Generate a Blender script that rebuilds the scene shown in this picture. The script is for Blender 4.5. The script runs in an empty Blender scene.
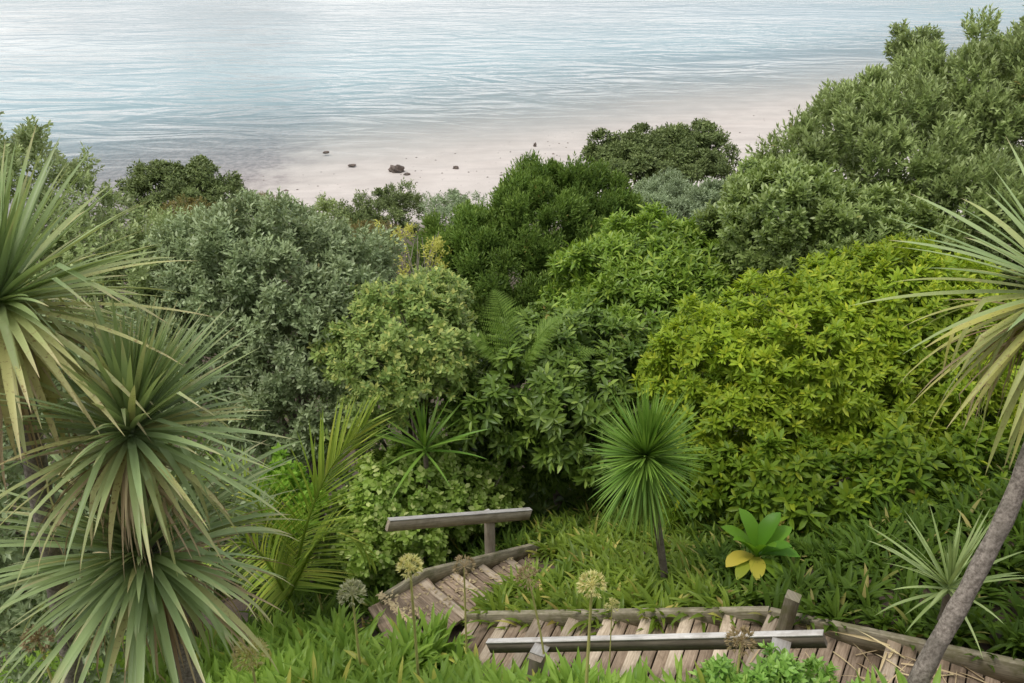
import bpy, math, random
import numpy as np
from mathutils import Vector
PI = math.pi
random.seed(7)
scene = bpy.context.scene
col = scene.collection

# ------------------------------------------------------------------ camera
PITCH = math.radians(27.0); FPX = 852.0
CP, SP = math.cos(PITCH), math.sin(PITCH)
cam_d = bpy.data.cameras.new('camera'); cam = bpy.data.objects.new('camera', cam_d); col.objects.link(cam)
cam.location = (0, 0, 0); cam.rotation_euler = (PI/2 - PITCH, 0, 0)
cam_d.sensor_width = 36; cam_d.lens = 36*FPX/1024; cam_d.clip_start = 0.1; cam_d.clip_end = 6000
scene.camera = cam

def PD(px, py, d):
    """point of the place seen at pixel (px,py) at optical depth d (metres)"""
    sx = (px-512)/FPX; sy = (py-341.5)/FPX
    return np.array([d*sx, d*(CP-sy*SP), d*(-SP-sy*CP)])
def P(px, py, Y):
    sy = (py-341.5)/FPX
    return PD(px, py, Y/(CP-sy*SP))
SEA = -24.0
P1 = PD(470, 617, 8.45); P2 = PD(768, 611, 6.95); P3 = PD(1040, 669, 5.92)
P4 = P3 + (P3-P2)*1.0
SUNK = [(*P1, *P2, 1.0), (*P2, *P4, 1.1)]
def ground_z(x, y):
    x = np.asarray(x, float); y = np.asarray(y, float)
    yy = np.clip(y, -60, 20)
    z = -3.5 - 0.45*yy
    z = z - 0.235*np.clip(y-20, 0, 46)
    fx = np.clip(1-(y-12)/40, 0.15, 1)
    z = z + 0.28*np.clip(x, -7, 9)*fx
    z = z + (0.12*np.sin(x*0.9+y*0.5) + 0.10*np.sin(y*1.3-x*0.4))*np.clip((y-8)/6, 0, 1)
    for (ax, ay, az, bx, by, bz, wd) in SUNK:
        dx, dy = bx-ax, by-ay; L2 = dx*dx+dy*dy; Ls = L2**.5
        t = np.clip(((x-ax)*dx+(y-ay)*dy)/L2, 0, 1); q = ((x-ax)*dy-(y-ay)*dx)/Ls
        e = np.abs(((x-ax)*dx+(y-ay)*dy)/L2-t)*Ls
        bank = np.clip(1-e/.6, 0, 1)*(q <= .04)*np.clip(1-(-q-1.0)/1.0, 0, 1)
        z = z*(1-bank) + np.minimum(z, az+(bz-az)*t-.10+.15*q.clip(-2, 0))*bank
        inside = np.clip(1-e/.25, 0, 1)*np.clip((q+.02)/.06, 0, 1)*np.clip(1-(q-wd-.05)/.4, 0, 1)
        z = z*(1-inside) + np.minimum(z, az+(bz-az)*t-.30)*inside
    s = y - (91 + 0.58*x)
    bed = SEA - 0.02*s - 0.0006*np.clip(s, 0, 200)**1.6
    k = np.clip((y-60)/10, 0, 1); k = k*k*(3-2*k)
    return z*(1-k) + np.minimum(bed, SEA+1.2)*k

# ------------------------------------------------------------------ helpers: objects
def tag(o, label=None, cat=None, group=None, kind=None):
    if label: o['label'] = label
    if cat: o['category'] = cat
    if group: o['group'] = group
    if kind: o['kind'] = kind
    return o
def empty(name, loc, label, cat, group=None):
    o = bpy.data.objects.new(name, None); col.objects.link(o)
    o.location = [float(v) for v in loc]; o.empty_display_size = 0.1
    return tag(o, label, cat, group)
def link(name, me, mat, parent=None):
    o = bpy.data.objects.new(name, me); col.objects.link(o)
    if mat: me.materials.append(mat)
    if parent is not None:
        o.parent = parent
        # geometry is written in world coordinates; parents carry no rotation
        me.transform(__import__('mathutils').Matrix.Translation(-parent.location))
    return o
def raw_mesh(name, V, faces_flat, sizes, tint=None, smooth=False):
    me = bpy.data.meshes.new(name)
    V = np.asarray(V, np.float32).reshape(-1, 3)
    ff = np.asarray(faces_flat, np.int32).ravel(); sizes = np.asarray(sizes, np.int32)
    me.vertices.add(len(V)); me.vertices.foreach_set('co', V.ravel())
    me.loops.add(len(ff)); me.loops.foreach_set('vertex_index', ff)
    me.polygons.add(len(sizes))
    st = np.concatenate([[0], np.cumsum(sizes)[:-1]]).astype(np.int32)
    me.polygons.foreach_set('loop_start', st); me.polygons.foreach_set('loop_total', sizes)
    if smooth: me.polygons.foreach_set('use_smooth', np.ones(len(sizes), bool))
    if tint is not None:
        a = me.attributes.new('tint', 'FLOAT_VECTOR', 'POINT')
        a.data.foreach_set('vector', np.asarray(tint, np.float32).ravel())
    me.update(calc_edges=True)
    return me
def unit(v):
    v = np.asarray(v, float); n = np.linalg.norm(v, axis=-1, keepdims=True); n[n < 1e-9] = 1
    return v/n
class Geo:
    """collects vertex/face blocks of one mesh"""
    def __init__(s): s.V=[]; s.F=[]; s.S=[]; s.T=[]; s.n=0
    def add(s, V, F, size, T=None):
        V = np.asarray(V, float).reshape(-1, 3); F = np.asarray(F, np.int64).reshape(-1, size)
        s.V.append(V); s.F.append((F+s.n).ravel()); s.S.append(np.full(len(F), size)); s.n += len(V)
        s.T.append(np.zeros_like(V) if T is None else np.asarray(T, float).reshape(-1, 3))
    def build(s, name, mat, parent=None, smooth=False):
        me = raw_mesh(name, np.concatenate(s.V), np.concatenate(s.F), np.concatenate(s.S), np.concatenate(s.T), smooth)
        return link(name, me, mat, parent)

# leaves -----------------------------------------------------------------
def add_leaves(g, pos, d, nrm, L, W, tint, curl=0.15, detail=1):
    """pos,d,nrm (N,3); L,W (N,), tint (N,2)->(rand,new)"""
    N = len(pos)
    if N == 0: return
    d = unit(d); side = unit(np.cross(d, nrm)); n = np.cross(side, d)
    L = np.asarray(L)[:, None]; W = np.asarray(W)[:, None]
    def at(t, w, h): return pos + d*L*t + side*W*0.5*w + n*(L*h)
    if detail == 0:
        vs = [at(0,0,0), at(.45,1,.04), at(1,0,-curl), at(.45,-1,.04)]
        ts = [0,.45,1,.45]
        F = [[0,1,2],[0,2,3]]
        k = 4
    else:
        vs = [at(0,0,0), at(.5,0,-curl*.2), at(1,0,-curl), at(.28,.85,.05), at(.68,.9,.03-curl*.35), at(.28,-.85,.05), at(.68,-.9,.03-curl*.35)]
        ts = [0,.5,1,.28,.68,.28,.68]
        F = [[0,3,1],[1,3,4],[1,4,2],[0,1,5],[1,6,5],[1,2,6]]
        k = 7
    V = np.stack(vs, 1)
    T = np.zeros((N, k, 3)); T[:, :, 0] = tint[:, 0:1]; T[:, :, 1] = np.array(ts)[None]; T[:, :, 2] = tint[:, 1:2]
    F = (np.arange(N)[:, None, None]*k + np.array(F)[None]).reshape(-1, 3)
    g.add(V, F, 3, T)

def add_ribbons(g, pos, d, L, W, droop, tint, nseg=7, fold=0.25, kink=0.0, rng=None, profile='strap', twist=0.0):
    """long strap leaves: gravity bends them by `droop` (radians over the length)"""
    N = len(pos); d = unit(d); rng = rng or np.random.default_rng(1)
    L = np.asarray(L, float); W = np.asarray(W, float); droop = np.asarray(droop, float)
    step = (L/nseg)[:, None]
    pts = [pos.copy()]; dirs = [d.copy()]; cur = d.copy(); p = pos.copy()
    down = np.array([0, 0, -1.0])
    side0 = np.cross(d, np.tile([0, 0, 1.0], (N, 1)))
    bad = np.linalg.norm(side0, axis=1) < 0.05
    side0[bad] = rng.normal(size=(bad.sum(), 3)) * [1, 1, 0]
    side0 = unit(side0)
    kp = rng.integers(2, nseg, N)
    for k in range(nseg):
        w = 0.4 + 1.2*(k/nseg)
        a = (droop/nseg*w)[:, None]
        if np.any(kink):
            a = a + (np.asarray(kink)*(kp == k))[:, None]
        tgt = down - cur*np.sum(cur*down, -1, keepdims=True)
        tgt = np.where(np.linalg.norm(tgt, axis=1, keepdims=True) < 0.02, 0, unit(tgt))
        cur = unit(cur*np.cos(a) + tgt*np.sin(a))
        p = p + cur*step; pts.append(p.copy()); dirs.append(cur.copy())
    pts = np.stack(pts, 1); dirs = np.stack(dirs, 1)
    t = np.linspace(0, 1, nseg+1)
    if profile == 'strap':   prof = np.interp(t, [0,.08,.35,.7,.92,1], [.45,.6,1,.8,.35,.02])
    elif profile == 'sword': prof = np.interp(t, [0,.1,.3,.6,.85,1], [.7,.85,1,.8,.42,.02])
    elif profile == 'blunt': prof = np.interp(t, [0,.1,.5,.8,.93,1], [.6,.75,1,.95,.6,.05])
    elif profile == 'oval':  prof = np.interp(t, [0,.1,.3,.55,.8,.93,1], [.12,.25,.75,1,.8,.45,.05])
    tw = (rng.uniform(-1, 1, N)*twist)[:, None, None]*t[None, :, None]
    s = side0[:, None, :] - dirs*np.sum(side0[:, None, :]*dirs, -1, keepdims=True); s = unit(s)
    n = unit(np.cross(s, dirs))
    s2 = s*np.cos(tw) + n*np.sin(tw); n2 = n*np.cos(tw) - s*np.sin(tw)
    hw = (W[:, None]*0.5*prof[None, :])[..., None]
    Lf = pts + s2*hw + n2*hw*fold*2; Rt = pts - s2*hw + n2*hw*fold*2
    V = np.stack([Lf, pts, Rt], 2)      # N,seg+1,3,3
    m = (nseg+1)*3
    F = []
    for k in range(nseg):
        b = k*3
        F += [[b, b+1, b+4, b+3], [b+1, b+2, b+5, b+4]]
    F = (np.arange(N)[:, None, None]*m + np.array(F)[None]).reshape(-1, 4)
    T = np.zeros((N, nseg+1, 3, 3)); T[..., 0] = tint[:, 0][:, None, None]; T[..., 1] = t[None, :, None]; T[..., 2] = tint[:, 1][:, None, None]
    g.add(V, F, 4, T)
    return pts, dirs

def add_tube(g, pts, rads, seg=8, cap=True, rr=0.0, seed=0):
    pts = np.asarray(pts, float); n = len(pts); rg = np.random.default_rng(seed)
    tang = np.gradient(pts, axis=0); tang = unit(tang)
    ref = np.array([0.13, 1, 0.07]) if abs(tang[0][1]) < .8 else np.array([1, .1, 0.])
    V = []; T = []
    ln = 0
    for i in range(n):
        if i: ln += np.linalg.norm(pts[i]-pts[i-1])
        u = unit(np.cross(tang[i], ref)); v = np.cross(tang[i], u)
        for k in range(seg):
            a = 2*PI*k/seg; r = rads[i]*(1+rg.uniform(-rr, rr))
            V.append(pts[i] + (u*math.cos(a)+v*math.sin(a))*r); T.append([0.5, i/(n-1), 0])
    F = []
    for i in range(n-1):
        for k in range(seg):
            F.append([i*seg+k, i*seg+(k+1) % seg, (i+1)*seg+(k+1) % seg, (i+1)*seg+k])
    g.add(V, F, 4, T)
    if cap:
        g.add([V[(n-1)*seg+k] for k in range(seg)], [list(range(seg))], seg)

def bez(p0, p1, p2, n=8):
    t = np.linspace(0, 1, n)[:, None]
    return (1-t)**2*np.asarray(p0) + 2*t*(1-t)*np.asarray(p1) + t*t*np.asarray(p2)

# ------------------------------------------------------------------ materials
def new_mat(name):
    m = bpy.data.materials.new(name); m.use_nodes = True
    nt = m.node_tree; nt.nodes.clear()
    out = nt.nodes.new('ShaderNodeOutputMaterial')
    return m, nt, out
def N_(nt, typ, **kw):
    n = nt.nodes.new(typ)
    for k, v in kw.items(): setattr(n, k, v)
    return n
def mixc(nt, fac, a, b, blend='MIX'):
    n = N_(nt, 'ShaderNodeMix', data_type='RGBA', blend_type=blend)
    for s, v in ((0, fac), (6, a), (7, b)):
        if hasattr(v, 'is_linked') or isinstance(v, bpy.types.NodeSocket): nt.links.new(v, n.inputs[s])
        elif isinstance(v, (int, float)): n.inputs[s].default_value = v
        else: n.inputs[s].default_value = (*v, 1)
    return n.outputs[2]
def maprange(nt, v, a, b, c=0, d=1, smooth=False):
    n = N_(nt, 'ShaderNodeMapRange')
    if smooth: n.interpolation_type = 'SMOOTHSTEP'
    nt.links.new(v, n.inputs[0])
    for i, x in enumerate((a, b, c, d)): n.inputs[1+i].default_value = x
    return n.outputs[0]
def math_(nt, op, a, b=0.0):
    n = N_(nt, 'ShaderNodeMath', operation=op)
    for i, v in enumerate((a, b)):
        if isinstance(v, bpy.types.NodeSocket): nt.links.new(v, n.inputs[i])
        else: n.inputs[i].default_value = v
    return n.outputs[0]
def noise(nt, vec, scale, detail=3, rough=.55, dist=0.0):
    n = N_(nt, 'ShaderNodeTexNoise'); n.inputs['Scale'].default_value = scale
    n.inputs['Detail'].default_value = detail; n.inputs['Roughness'].default_value = rough; n.inputs['Distortion'].default_value = dist
    if vec is not None: nt.links.new(vec, n.inputs['Vector'])
    return n

def leaf_mat(name, c1, c2, cnew, under=None, brown=0.0, trans=.3, rough=.45, spec=.35, tipc=None, clump=(.75, 1.25), cscale=1.2, spots=None):
    """c1..c2 ordinary leaf colours, cnew the young (or, for straps, the withered) leaf colour"""
    m, nt, out = new_mat(name)
    at = N_(nt, 'ShaderNodeAttribute', attribute_name='tint')
    sep = N_(nt, 'ShaderNodeSeparateXYZ'); nt.links.new(at.outputs['Vector'], sep.inputs[0])
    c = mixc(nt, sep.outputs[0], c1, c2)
    c = mixc(nt, sep.outputs[2], c, cnew)
    if tipc is not None:
        f = maprange(nt, sep.outputs[1], tipc[1], 1.0)
        f = math_(nt, 'MULTIPLY', f, maprange(nt, sep.outputs[0], .25, .8, .0, 1))
        c = mixc(nt, f, c, tipc[0])
    if brown: c = mixc(nt, maprange(nt, sep.outputs[0], 1-brown-.015, 1-brown, 0, .75), c, (.34, .23, .07))
    tc = N_(nt, 'ShaderNodeTexCoord')
    nz = noise(nt, tc.outputs['Object'], cscale, 2)
    v = maprange(nt, nz.outputs[0], .3, .7, clump[0], clump[1])
    hs = N_(nt, 'ShaderNodeHueSaturation'); nt.links.new(c, hs.inputs['Color']); nt.links.new(v, hs.inputs['Value'])
    c = hs.outputs[0]
    if spots is not None:
        nb = noise(nt, tc.outputs['Object'], 38, 4, .7)
        f = maprange(nt, nb.outputs[0], .56, .66)
        f = math_(nt, 'MULTIPLY', f, maprange(nt, sep.outputs[2], .1, .7, .06, 1))
        c = mixc(nt, f, c, spots)
    if under is not None:
        ge = N_(nt, 'ShaderNodeNewGeometry')
        c = mixc(nt, math_(nt, 'MULTIPLY', ge.outputs['Backfacing'], .75), c, under)
    pb = N_(nt, 'ShaderNodeBsdfPrincipled'); nt.links.new(c, pb.inputs['Base Color'])
    pb.inputs['Roughness'].default_value = rough; pb.inputs['Specular IOR Level'].default_value = spec*.55
    tr = N_(nt, 'ShaderNodeBsdfTranslucent')
    ct = mixc(nt, .5, c, (c2[0]*1.5, c2[1]*1.5, c2[2]*.6)); nt.links.new(ct, tr.inputs[0])
    mx = N_(nt, 'ShaderNodeMixShader'); mx.inputs[0].default_value = trans
    nt.links.new(pb.outputs[0], mx.inputs[1]); nt.links.new(tr.outputs[0], mx.inputs[2])
    nt.links.new(mx.outputs[0], out.inputs[0])
    return m

def bark_mat(name, a, b, scale=30):
    m, nt, out = new_mat(name)
    tc = N_(nt, 'ShaderNodeTexCoord')
    n1 = noise(nt, tc.outputs['Object'], scale, 5, .7); n2 = noise(nt, tc.outputs['Object'], scale*.2, 3)
    f = maprange(nt, n1.outputs[0], .38, .62)
    c = mixc(nt, f, a, b); c = mixc(nt, maprange(nt, n2.outputs[0], .4, .7, 0, .5), c, (a[0]*.6, a[1]*.65, a[2]*.6))
    pb = N_(nt, 'ShaderNodeBsdfPrincipled'); nt.links.new(c, pb.inputs['Base Color']); pb.inputs['Roughness'].default_value = .9
    bp = N_(nt, 'ShaderNodeBump'); bp.inputs['Strength'].default_value = .7; bp.inputs['Distance'].default_value = .01
    nt.links.new(n1.outputs[0], bp.inputs['Height']); nt.links.new(bp.outputs[0], pb.inputs['Normal'])
    nt.links.new(pb.outputs[0], out.inputs[0])
    return m

def wood_mat(name, base, dark, moss=0.0, light=None):
    """weathered board; attribute tint = (board random, metres along, metres across)"""
    m, nt, out = new_mat(name)
    at = N_(nt, 'ShaderNodeAttribute', attribute_name='tint')
    sep = N_(nt, 'ShaderNodeSeparateXYZ'); nt.links.new(at.outputs['Vector'], sep.inputs[0])
    cb = N_(nt, 'ShaderNodeCombineXYZ')
    nt.links.new(math_(nt, 'MULTIPLY', sep.outputs[1], 2.0), cb.inputs[0])
    nt.links.new(math_(nt, 'MULTIPLY', sep.outputs[2], 26.0), cb.inputs[1])
    nt.links.new(math_(nt, 'MULTIPLY', sep.outputs[0], 77.0), cb.inputs[2])
    g = noise(nt, cb.outputs[0], 2.2, 5, .65, .4)
    c = mixc(nt, maprange(nt, g.outputs[0], .35, .68), dark, base)
    v = maprange(nt, sep.outputs[0], 0, 1, .62, 1.25)
    hs = N_(nt, 'ShaderNodeHueSaturation'); nt.links.new(c, hs.inputs['Color']); nt.links.new(v, hs.inputs['Value']); c = hs.outputs[0]
    tc = N_(nt, 'ShaderNodeTexCoord')
    st = noise(nt, tc.outputs['Object'], 4.5, 4, .7)
    c = mixc(nt, maprange(nt, st.outputs[0], .48, .72, 0, .6), c, (dark[0]*.55, dark[1]*.5, dark[2]*.42))
    if moss:
        mo = noise(nt, tc.outputs['Object'], 9, 4, .6)
        c = mixc(nt, maprange(nt, mo.outputs[0], .42, .66, 0, moss), c, (.13, .135, .05))
    pb = N_(nt, 'ShaderNodeBsdfPrincipled'); nt.links.new(c, pb.inputs['Base Color']); pb.inputs['Roughness'].default_value = .95; pb.inputs['Specular IOR Level'].default_value = .15
    bp = N_(nt, 'ShaderNodeBump'); bp.inputs['Strength'].default_value = .5; bp.inputs['Distance'].default_value = .004
    nt.links.new(g.outputs[0], bp.inputs['Height']); nt.links.new(bp.outputs[0], pb.inputs['Normal'])
    nt.links.new(pb.outputs[0], out.inputs[0])
    return m

M = {}
M['wood'] = wood_mat('weathered deck timber', (.42, .315, .225), (.20, .145, .10))
M['wood_light'] = wood_mat('worn nosing timber', (.60, .49, .37), (.34, .26, .18))
M['wood_edge'] = wood_mat('mossy stringer timber', (.40, .35, .25), (.19, .16, .11), moss=.5)
M['wood_rail'] = wood_mat('grey rail timber', (.44, .365, .285), (.27, .22, .17))
M['wood_cap'] = wood_mat('silvered rail top', (.56, .53, .49), (.38, .35, .32))
M['bark'] = bark_mat('brown bark', (.10, .075, .055), (.2, .16, .12), 14)
M['bark_grey'] = bark_mat('speckled grey bark', (.12, .095, .075), (.33, .28, .23), 42)
M['twig'] = bark_mat('bare twig', (.33, .28, .22), (.5, .44, .36), 8)
M['rock'] = bark_mat('beach rock', (.07, .055, .045), (.2, .15, .12), 3)
M['core'] = bark_mat('dead thatch', (.15, .11, .07), (.3, .23, .14), 20)
M['stalk'] = leaf_mat('flower stalk', (.48, .46, .14), (.52, .46, .18), (.30, .20, .12), trans=.05)
M['floret'] = leaf_mat('faded floret', (.75, .68, .32), (.66, .66, .28), (.55, .42, .22), trans=.3)
M['floret_brown'] = leaf_mat('dry floret', (.36, .27, .15), (.42, .33, .18), (.3, .2, .12), trans=.2)
M['floret_grey'] = leaf_mat('grey seed head', (.42, .42, .24), (.55, .54, .32), (.3, .3, .2), trans=.2)

LIFT = 1.3
def G(name, *a, **k):
    a = [tuple(v*LIFT for v in c_) for c_ in a]
    if 'under' in k: k['under'] = tuple(v*LIFT for v in k['under'])
    if name[:4] in ('lime', 'silv', 'karo', 'medi', 'glos', 'pale', 'hedg', 'tota', 'aga_'): k.setdefault('brown', .06)
    M[name] = leaf_mat(name, *a, **k)
G('cordyline', (.165, .215, .085), (.275, .35, .155), (.43, .38, .15), rough=.38, spec=.5, trans=.22, tipc=((.50, .40, .22), .72), spots=(.24, .14, .06), clump=(.85, 1.15))
G('cordyline_thatch', (.36, .27, .16), (.22, .15, .09), (.44, .36, .20), rough=.7, trans=.15)
G('cordyline_pale', (.21, .28, .12), (.30, .36, .165), (.37, .34, .09), rough=.38, spec=.5, trans=.25, tipc=((.46, .36, .2), .88), spots=(.25, .17, .08), clump=(.85, 1.15))
G('yucca', (.085, .17, .022), (.17, .265, .045), (.22, .26, .07), rough=.4, spec=.4, trans=.2)
G('small_cordyline', (.20, .26, .09), (.3, .36, .15), (.4, .34, .12), rough=.4, trans=.2)
G('palm', (.14, .215, .03), (.28, .34, .055), (.42, .38, .07), rough=.35, trans=.35)
G('fern', (.095, .165, .024), (.15, .225, .035), (.26, .33, .08), trans=.35)
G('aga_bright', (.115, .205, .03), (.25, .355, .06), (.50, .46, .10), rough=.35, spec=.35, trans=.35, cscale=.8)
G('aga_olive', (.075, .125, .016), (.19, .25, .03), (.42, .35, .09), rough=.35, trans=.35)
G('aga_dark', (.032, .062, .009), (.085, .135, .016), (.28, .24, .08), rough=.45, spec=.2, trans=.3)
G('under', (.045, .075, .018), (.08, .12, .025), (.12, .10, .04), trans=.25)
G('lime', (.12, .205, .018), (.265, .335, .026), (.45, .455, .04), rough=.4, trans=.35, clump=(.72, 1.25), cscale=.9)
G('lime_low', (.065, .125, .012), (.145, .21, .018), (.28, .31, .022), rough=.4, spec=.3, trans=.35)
G('silver', (.14, .185, .065), (.26, .31, .125), (.40, .44, .22), under=(.34, .37, .22), rough=.5, trans=.2)
G('silver_dark', (.13, .175, .075), (.255, .305, .15), (.40, .44, .27), under=(.28, .31, .19), rough=.5, trans=.15)
G('karo', (.13, .18, .05), (.25, .305, .105), (.41, .46, .22), under=(.26, .29, .16), rough=.4, trans=.2)
G('karo_tip', (.115, .165, .04), (.205, .26, .075), (.40, .45, .20), rough=.35, spec=.5, trans=.25)
G('totara', (.065, .12, .02), (.13, .195, .035), (.20, .26, .055), rough=.5, trans=.2, cscale=.8)
G('pohutukawa', (.08, .11, .032), (.14, .175, .06), (.23, .26, .10), rough=.45, trans=.12)
G('seafoam', (.17, .22, .115), (.25, .30, .17), (.33, .38, .24), rough=.6, trans=.15)
G('medium', (.10, .17, .022), (.18, .27, .035), (.32, .38, .06), rough=.35, spec=.5, trans=.3)
G('glossy', (.052, .098, .014), (.125, .18, .026), (.27, .35, .07), under=(.12, .18, .06), rough=.38, spec=.5, trans=.25)
G('pale', (.12, .19, .045), (.245, .315, .09), (.50, .47, .14), under=(.36, .40, .22), rough=.4, trans=.3)
G('hedge_light', (.13, .22, .035), (.26, .35, .065), (.56, .58, .24), rough=.35, trans=.35)
G('bright_green', (.14, .27, .03), (.22, .36, .04), (.32, .45, .06), trans=.35)
G('foreground', (.13, .25, .05), (.22, .36, .07), (.34, .45, .12), rough=.3, spec=.5, trans=.3)
G('scrub', (.13, .10, .035), (.19, .17, .05), (.26, .2, .07), trans=.15)
G('scrub_yellow', (.36, .36, .08), (.50, .48, .12), (.60, .56, .16), trans=.3)
G('bigleaf', (.06, .15, .012), (.12, .235, .018), (.50, .40, .06), rough=.4, trans=.35)

# ------------------------------------------------------------------ world, sun
SUN_EL, SUN_AZ = math.radians(62), math.radians(-105)   # azimuth measured from +Y towards +X
w = bpy.data.worlds.new('World'); scene.world = w; w.use_nodes = True
nt = w.node_tree; nt.nodes.clear()
out = N_(nt, 'ShaderNodeOutputWorld'); bg = N_(nt, 'ShaderNodeBackground')
sky = N_(nt, 'ShaderNodeTexSky'); sky.sky_type = 'NISHITA'; sky.sun_disc = False
sky.sun_elevation = SUN_EL; sky.sun_rotation = SUN_AZ; sky.altitude = 30; sky.air_density = 1.2; sky.dust_density = 2.0
tc = N_(nt, 'ShaderNodeTexCoord')
mp = N_(nt, 'ShaderNodeMapping'); mp.inputs['Scale'].default_value = (1.2, 1.2, 5.5); mp.inputs['Location'].default_value = (.75, .2, .15)
nt.links.new(tc.outputs['Generated'], mp.inputs[0])
nz = noise(nt, mp.outputs[0], 2.1, 5, .55, .3)
cov = maprange(nt, nz.outputs[0], .36, .56, .65, 1.0, True)
nz2 = noise(nt, mp.outputs[0], 1.3, 4, .5)
zz_ = N_(nt, 'ShaderNodeSeparateXYZ'); nt.links.new(tc.outputs['Generated'], zz_.inputs[0])
cl = mixc(nt, maprange(nt, nz2.outputs[0], .40, .60), (5.0, 5.6, 6.3), (12.8, 12.6, 12.4))
cl = mixc(nt, 1.0, cl, mixc(nt, maprange(nt, zz_.outputs[2], .6, .9, 0, 1), mixc(nt, maprange(nt, zz_.outputs[2], .06, .42, 0, 1), (1.08, 1.07, 1.05), (.52, .56, .60)), (1.3, 1.3, 1.3)), 'MULTIPLY')
c = mixc(nt, cov, sky.outputs[0], cl)
nt.links.new(c, bg.inputs[0]); bg.inputs[1].default_value = 0.10
nt.links.new(bg.outputs[0], out.inputs[0])
sd = bpy.data.lights.new('sun', 'SUN'); sd.energy = 1.4; sd.angle = math.radians(16); sd.color = (1, .96, .9)
so = bpy.data.objects.new('sun', sd); col.objects.link(so)
sdir = Vector((math.sin(SUN_AZ)*math.cos(SUN_EL), math.cos(SUN_AZ)*math.cos(SUN_EL), math.sin(SUN_EL)))
so.rotation_euler = sdir.to_track_quat('Z', 'Y').to_euler(); so.location = (-20, 20, 40)
scene.view_settings.view_transform = 'Standard'; scene.view_settings.look = 'None'
scene.view_settings.gamma = 1; scene.view_settings.use_curve_mapping = False
scene.view_settings.exposure = 0.5
scene.cycles.max_bounces = 6; scene.cycles.transparent_max_bounces = 8
scene.cycles.use_denoising = True

# ------------------------------------------------------------------ ground + sea
ys = np.concatenate([np.arange(-12, 2, .5), np.arange(2, 9, .12), np.arange(9, 14, .4), np.arange(14, 60, 1.2), np.arange(60, 140, 3), np.linspace(140, 1500, 30)])
xs = np.concatenate([np.linspace(-900, -80, 14), np.arange(-76, -10, 3), np.arange(-10, -2, .5), np.arange(-2, 8, .12), np.arange(8, 10, .5), np.arange(10, 80, 3), np.linspace(82, 900, 14)])
X, Y = np.meshgrid(xs, ys); Z = ground_z(X, Y)
V = np.stack([X, Y, Z], -1).reshape(-1, 3); nx, ny = len(xs), len(ys)
i = np.arange(nx-1)[None, :]; j = np.arange(ny-1)[:, None]; b = j*nx+i
F = np.stack([b, b+1, b+nx+1, b+nx], -1).reshape(-1, 4)
m, nt, out = new_mat('slope soil and beach sand')
geo = N_(nt, 'ShaderNodeNewGeometry'); sp = N_(nt, 'ShaderNodeSeparateXYZ'); nt.links.new(geo.outputs['Position'], sp.inputs[0])
n1 = noise(nt, geo.outputs['Position'], 6, 5, .7); n2 = noise(nt, geo.outputs['Position'], .25, 3); n3 = noise(nt, geo.outputs['Position'], 2.0, 6, .75)
soil = mixc(nt, maprange(nt, n1.outputs[0], .35, .65), (.045, .032, .02), (.13, .09, .055))
sand = mixc(nt, maprange(nt, n2.outputs[0], .35, .65), (.48, .42, .375), (.55, .485, .435))
mq = N_(nt, 'ShaderNodeMapping'); mq.inputs['Scale'].default_value = (.10, .55, 1); mq.inputs['Rotation'].default_value = (0, 0, .5); nt.links.new(geo.outputs['Position'], mq.inputs[0])
n5 = noise(nt, mq.outputs[0], 1, 5, .65)
sand = mixc(nt, maprange(nt, n5.outputs[0], .45, .68, 0, .4), sand, (.36, .315, .285))
sand = mixc(nt, maprange(nt, n3.outputs[0], .61, .67, 0, .6), sand, (.24, .19, .17))
# gravel and dark stones on the western end of the beach
n4 = noise(nt, geo.outputs['Position'], 1.1, 6, .8)
grav = mixc(nt, maprange(nt, n4.outputs[0], .42, .62), (.16, .13, .13), (.40, .34, .32))
wg = math_(nt, 'ADD', sp.outputs[0], maprange(nt, n2.outputs[0], 0, 1, -7, 7))
sand = mixc(nt, maprange(nt, wg, -29, -20, .9, 0, True), sand, grav)
c = mixc(nt, maprange(nt, sp.outputs[1], 66, 70), soil, sand)
pb = N_(nt, 'ShaderNodeBsdfPrincipled'); nt.links.new(c, pb.inputs['Base Color']); pb.inputs['Roughness'].default_value = .85
bp = N_(nt, 'ShaderNodeBump'); bp.inputs['Distance'].default_value = .03; nt.links.new(n1.outputs[0], bp.inputs['Height']); nt.links.new(bp.outputs[0], pb.inputs['Normal'])
nt.links.new(pb.outputs[0], out.inputs[0])
go = link('ground', raw_mesh('ground', V, F, np.full(len(F), 4), smooth=True), m); tag(go, 'wooded slope falling to a pale sandy beach', 'ground', kind='structure')

m, nt, out = new_mat('sea water')
geo = N_(nt, 'ShaderNodeNewGeometry'); sp = N_(nt, 'ShaderNodeSeparateXYZ'); nt.links.new(geo.outputs['Position'], sp.inputs[0])
s_ = math_(nt, 'SUBTRACT', sp.outputs[1], math_(nt, 'ADD', math_(nt, 'MULTIPLY', sp.outputs[0], .58), 91))
nb = noise(nt, geo.outputs['Position'], .03, 3)
s0 = s_
s_ = math_(nt, 'ADD', s_, maprange(nt, nb.outputs[0], 0, 1, -9, 9))
open_ = math_(nt, 'MULTIPLY', maprange(nt, s0, 0, 12, 0, 1, True), maprange(nt, s_, -6, 75, .0, .96, True))
def stretch(sx, sy, rot=0.0):
    q = N_(nt, 'ShaderNodeMapping'); q.inputs['Scale'].default_value = (sx, sy, 1); q.inputs['Rotation'].default_value = (0, 0, rot)
    nt.links.new(geo.outputs['Position'], q.inputs[0]); return q.outputs[0]
w1 = noise(nt, stretch(.065, .17, .12), 1, 2, .45, 1.4)
w2 = noise(nt, stretch(.5, 1.5, -.1), 1, 3, .6)
patch = noise(nt, stretch(.010, .02, .2), 1, 2, .5)
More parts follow.
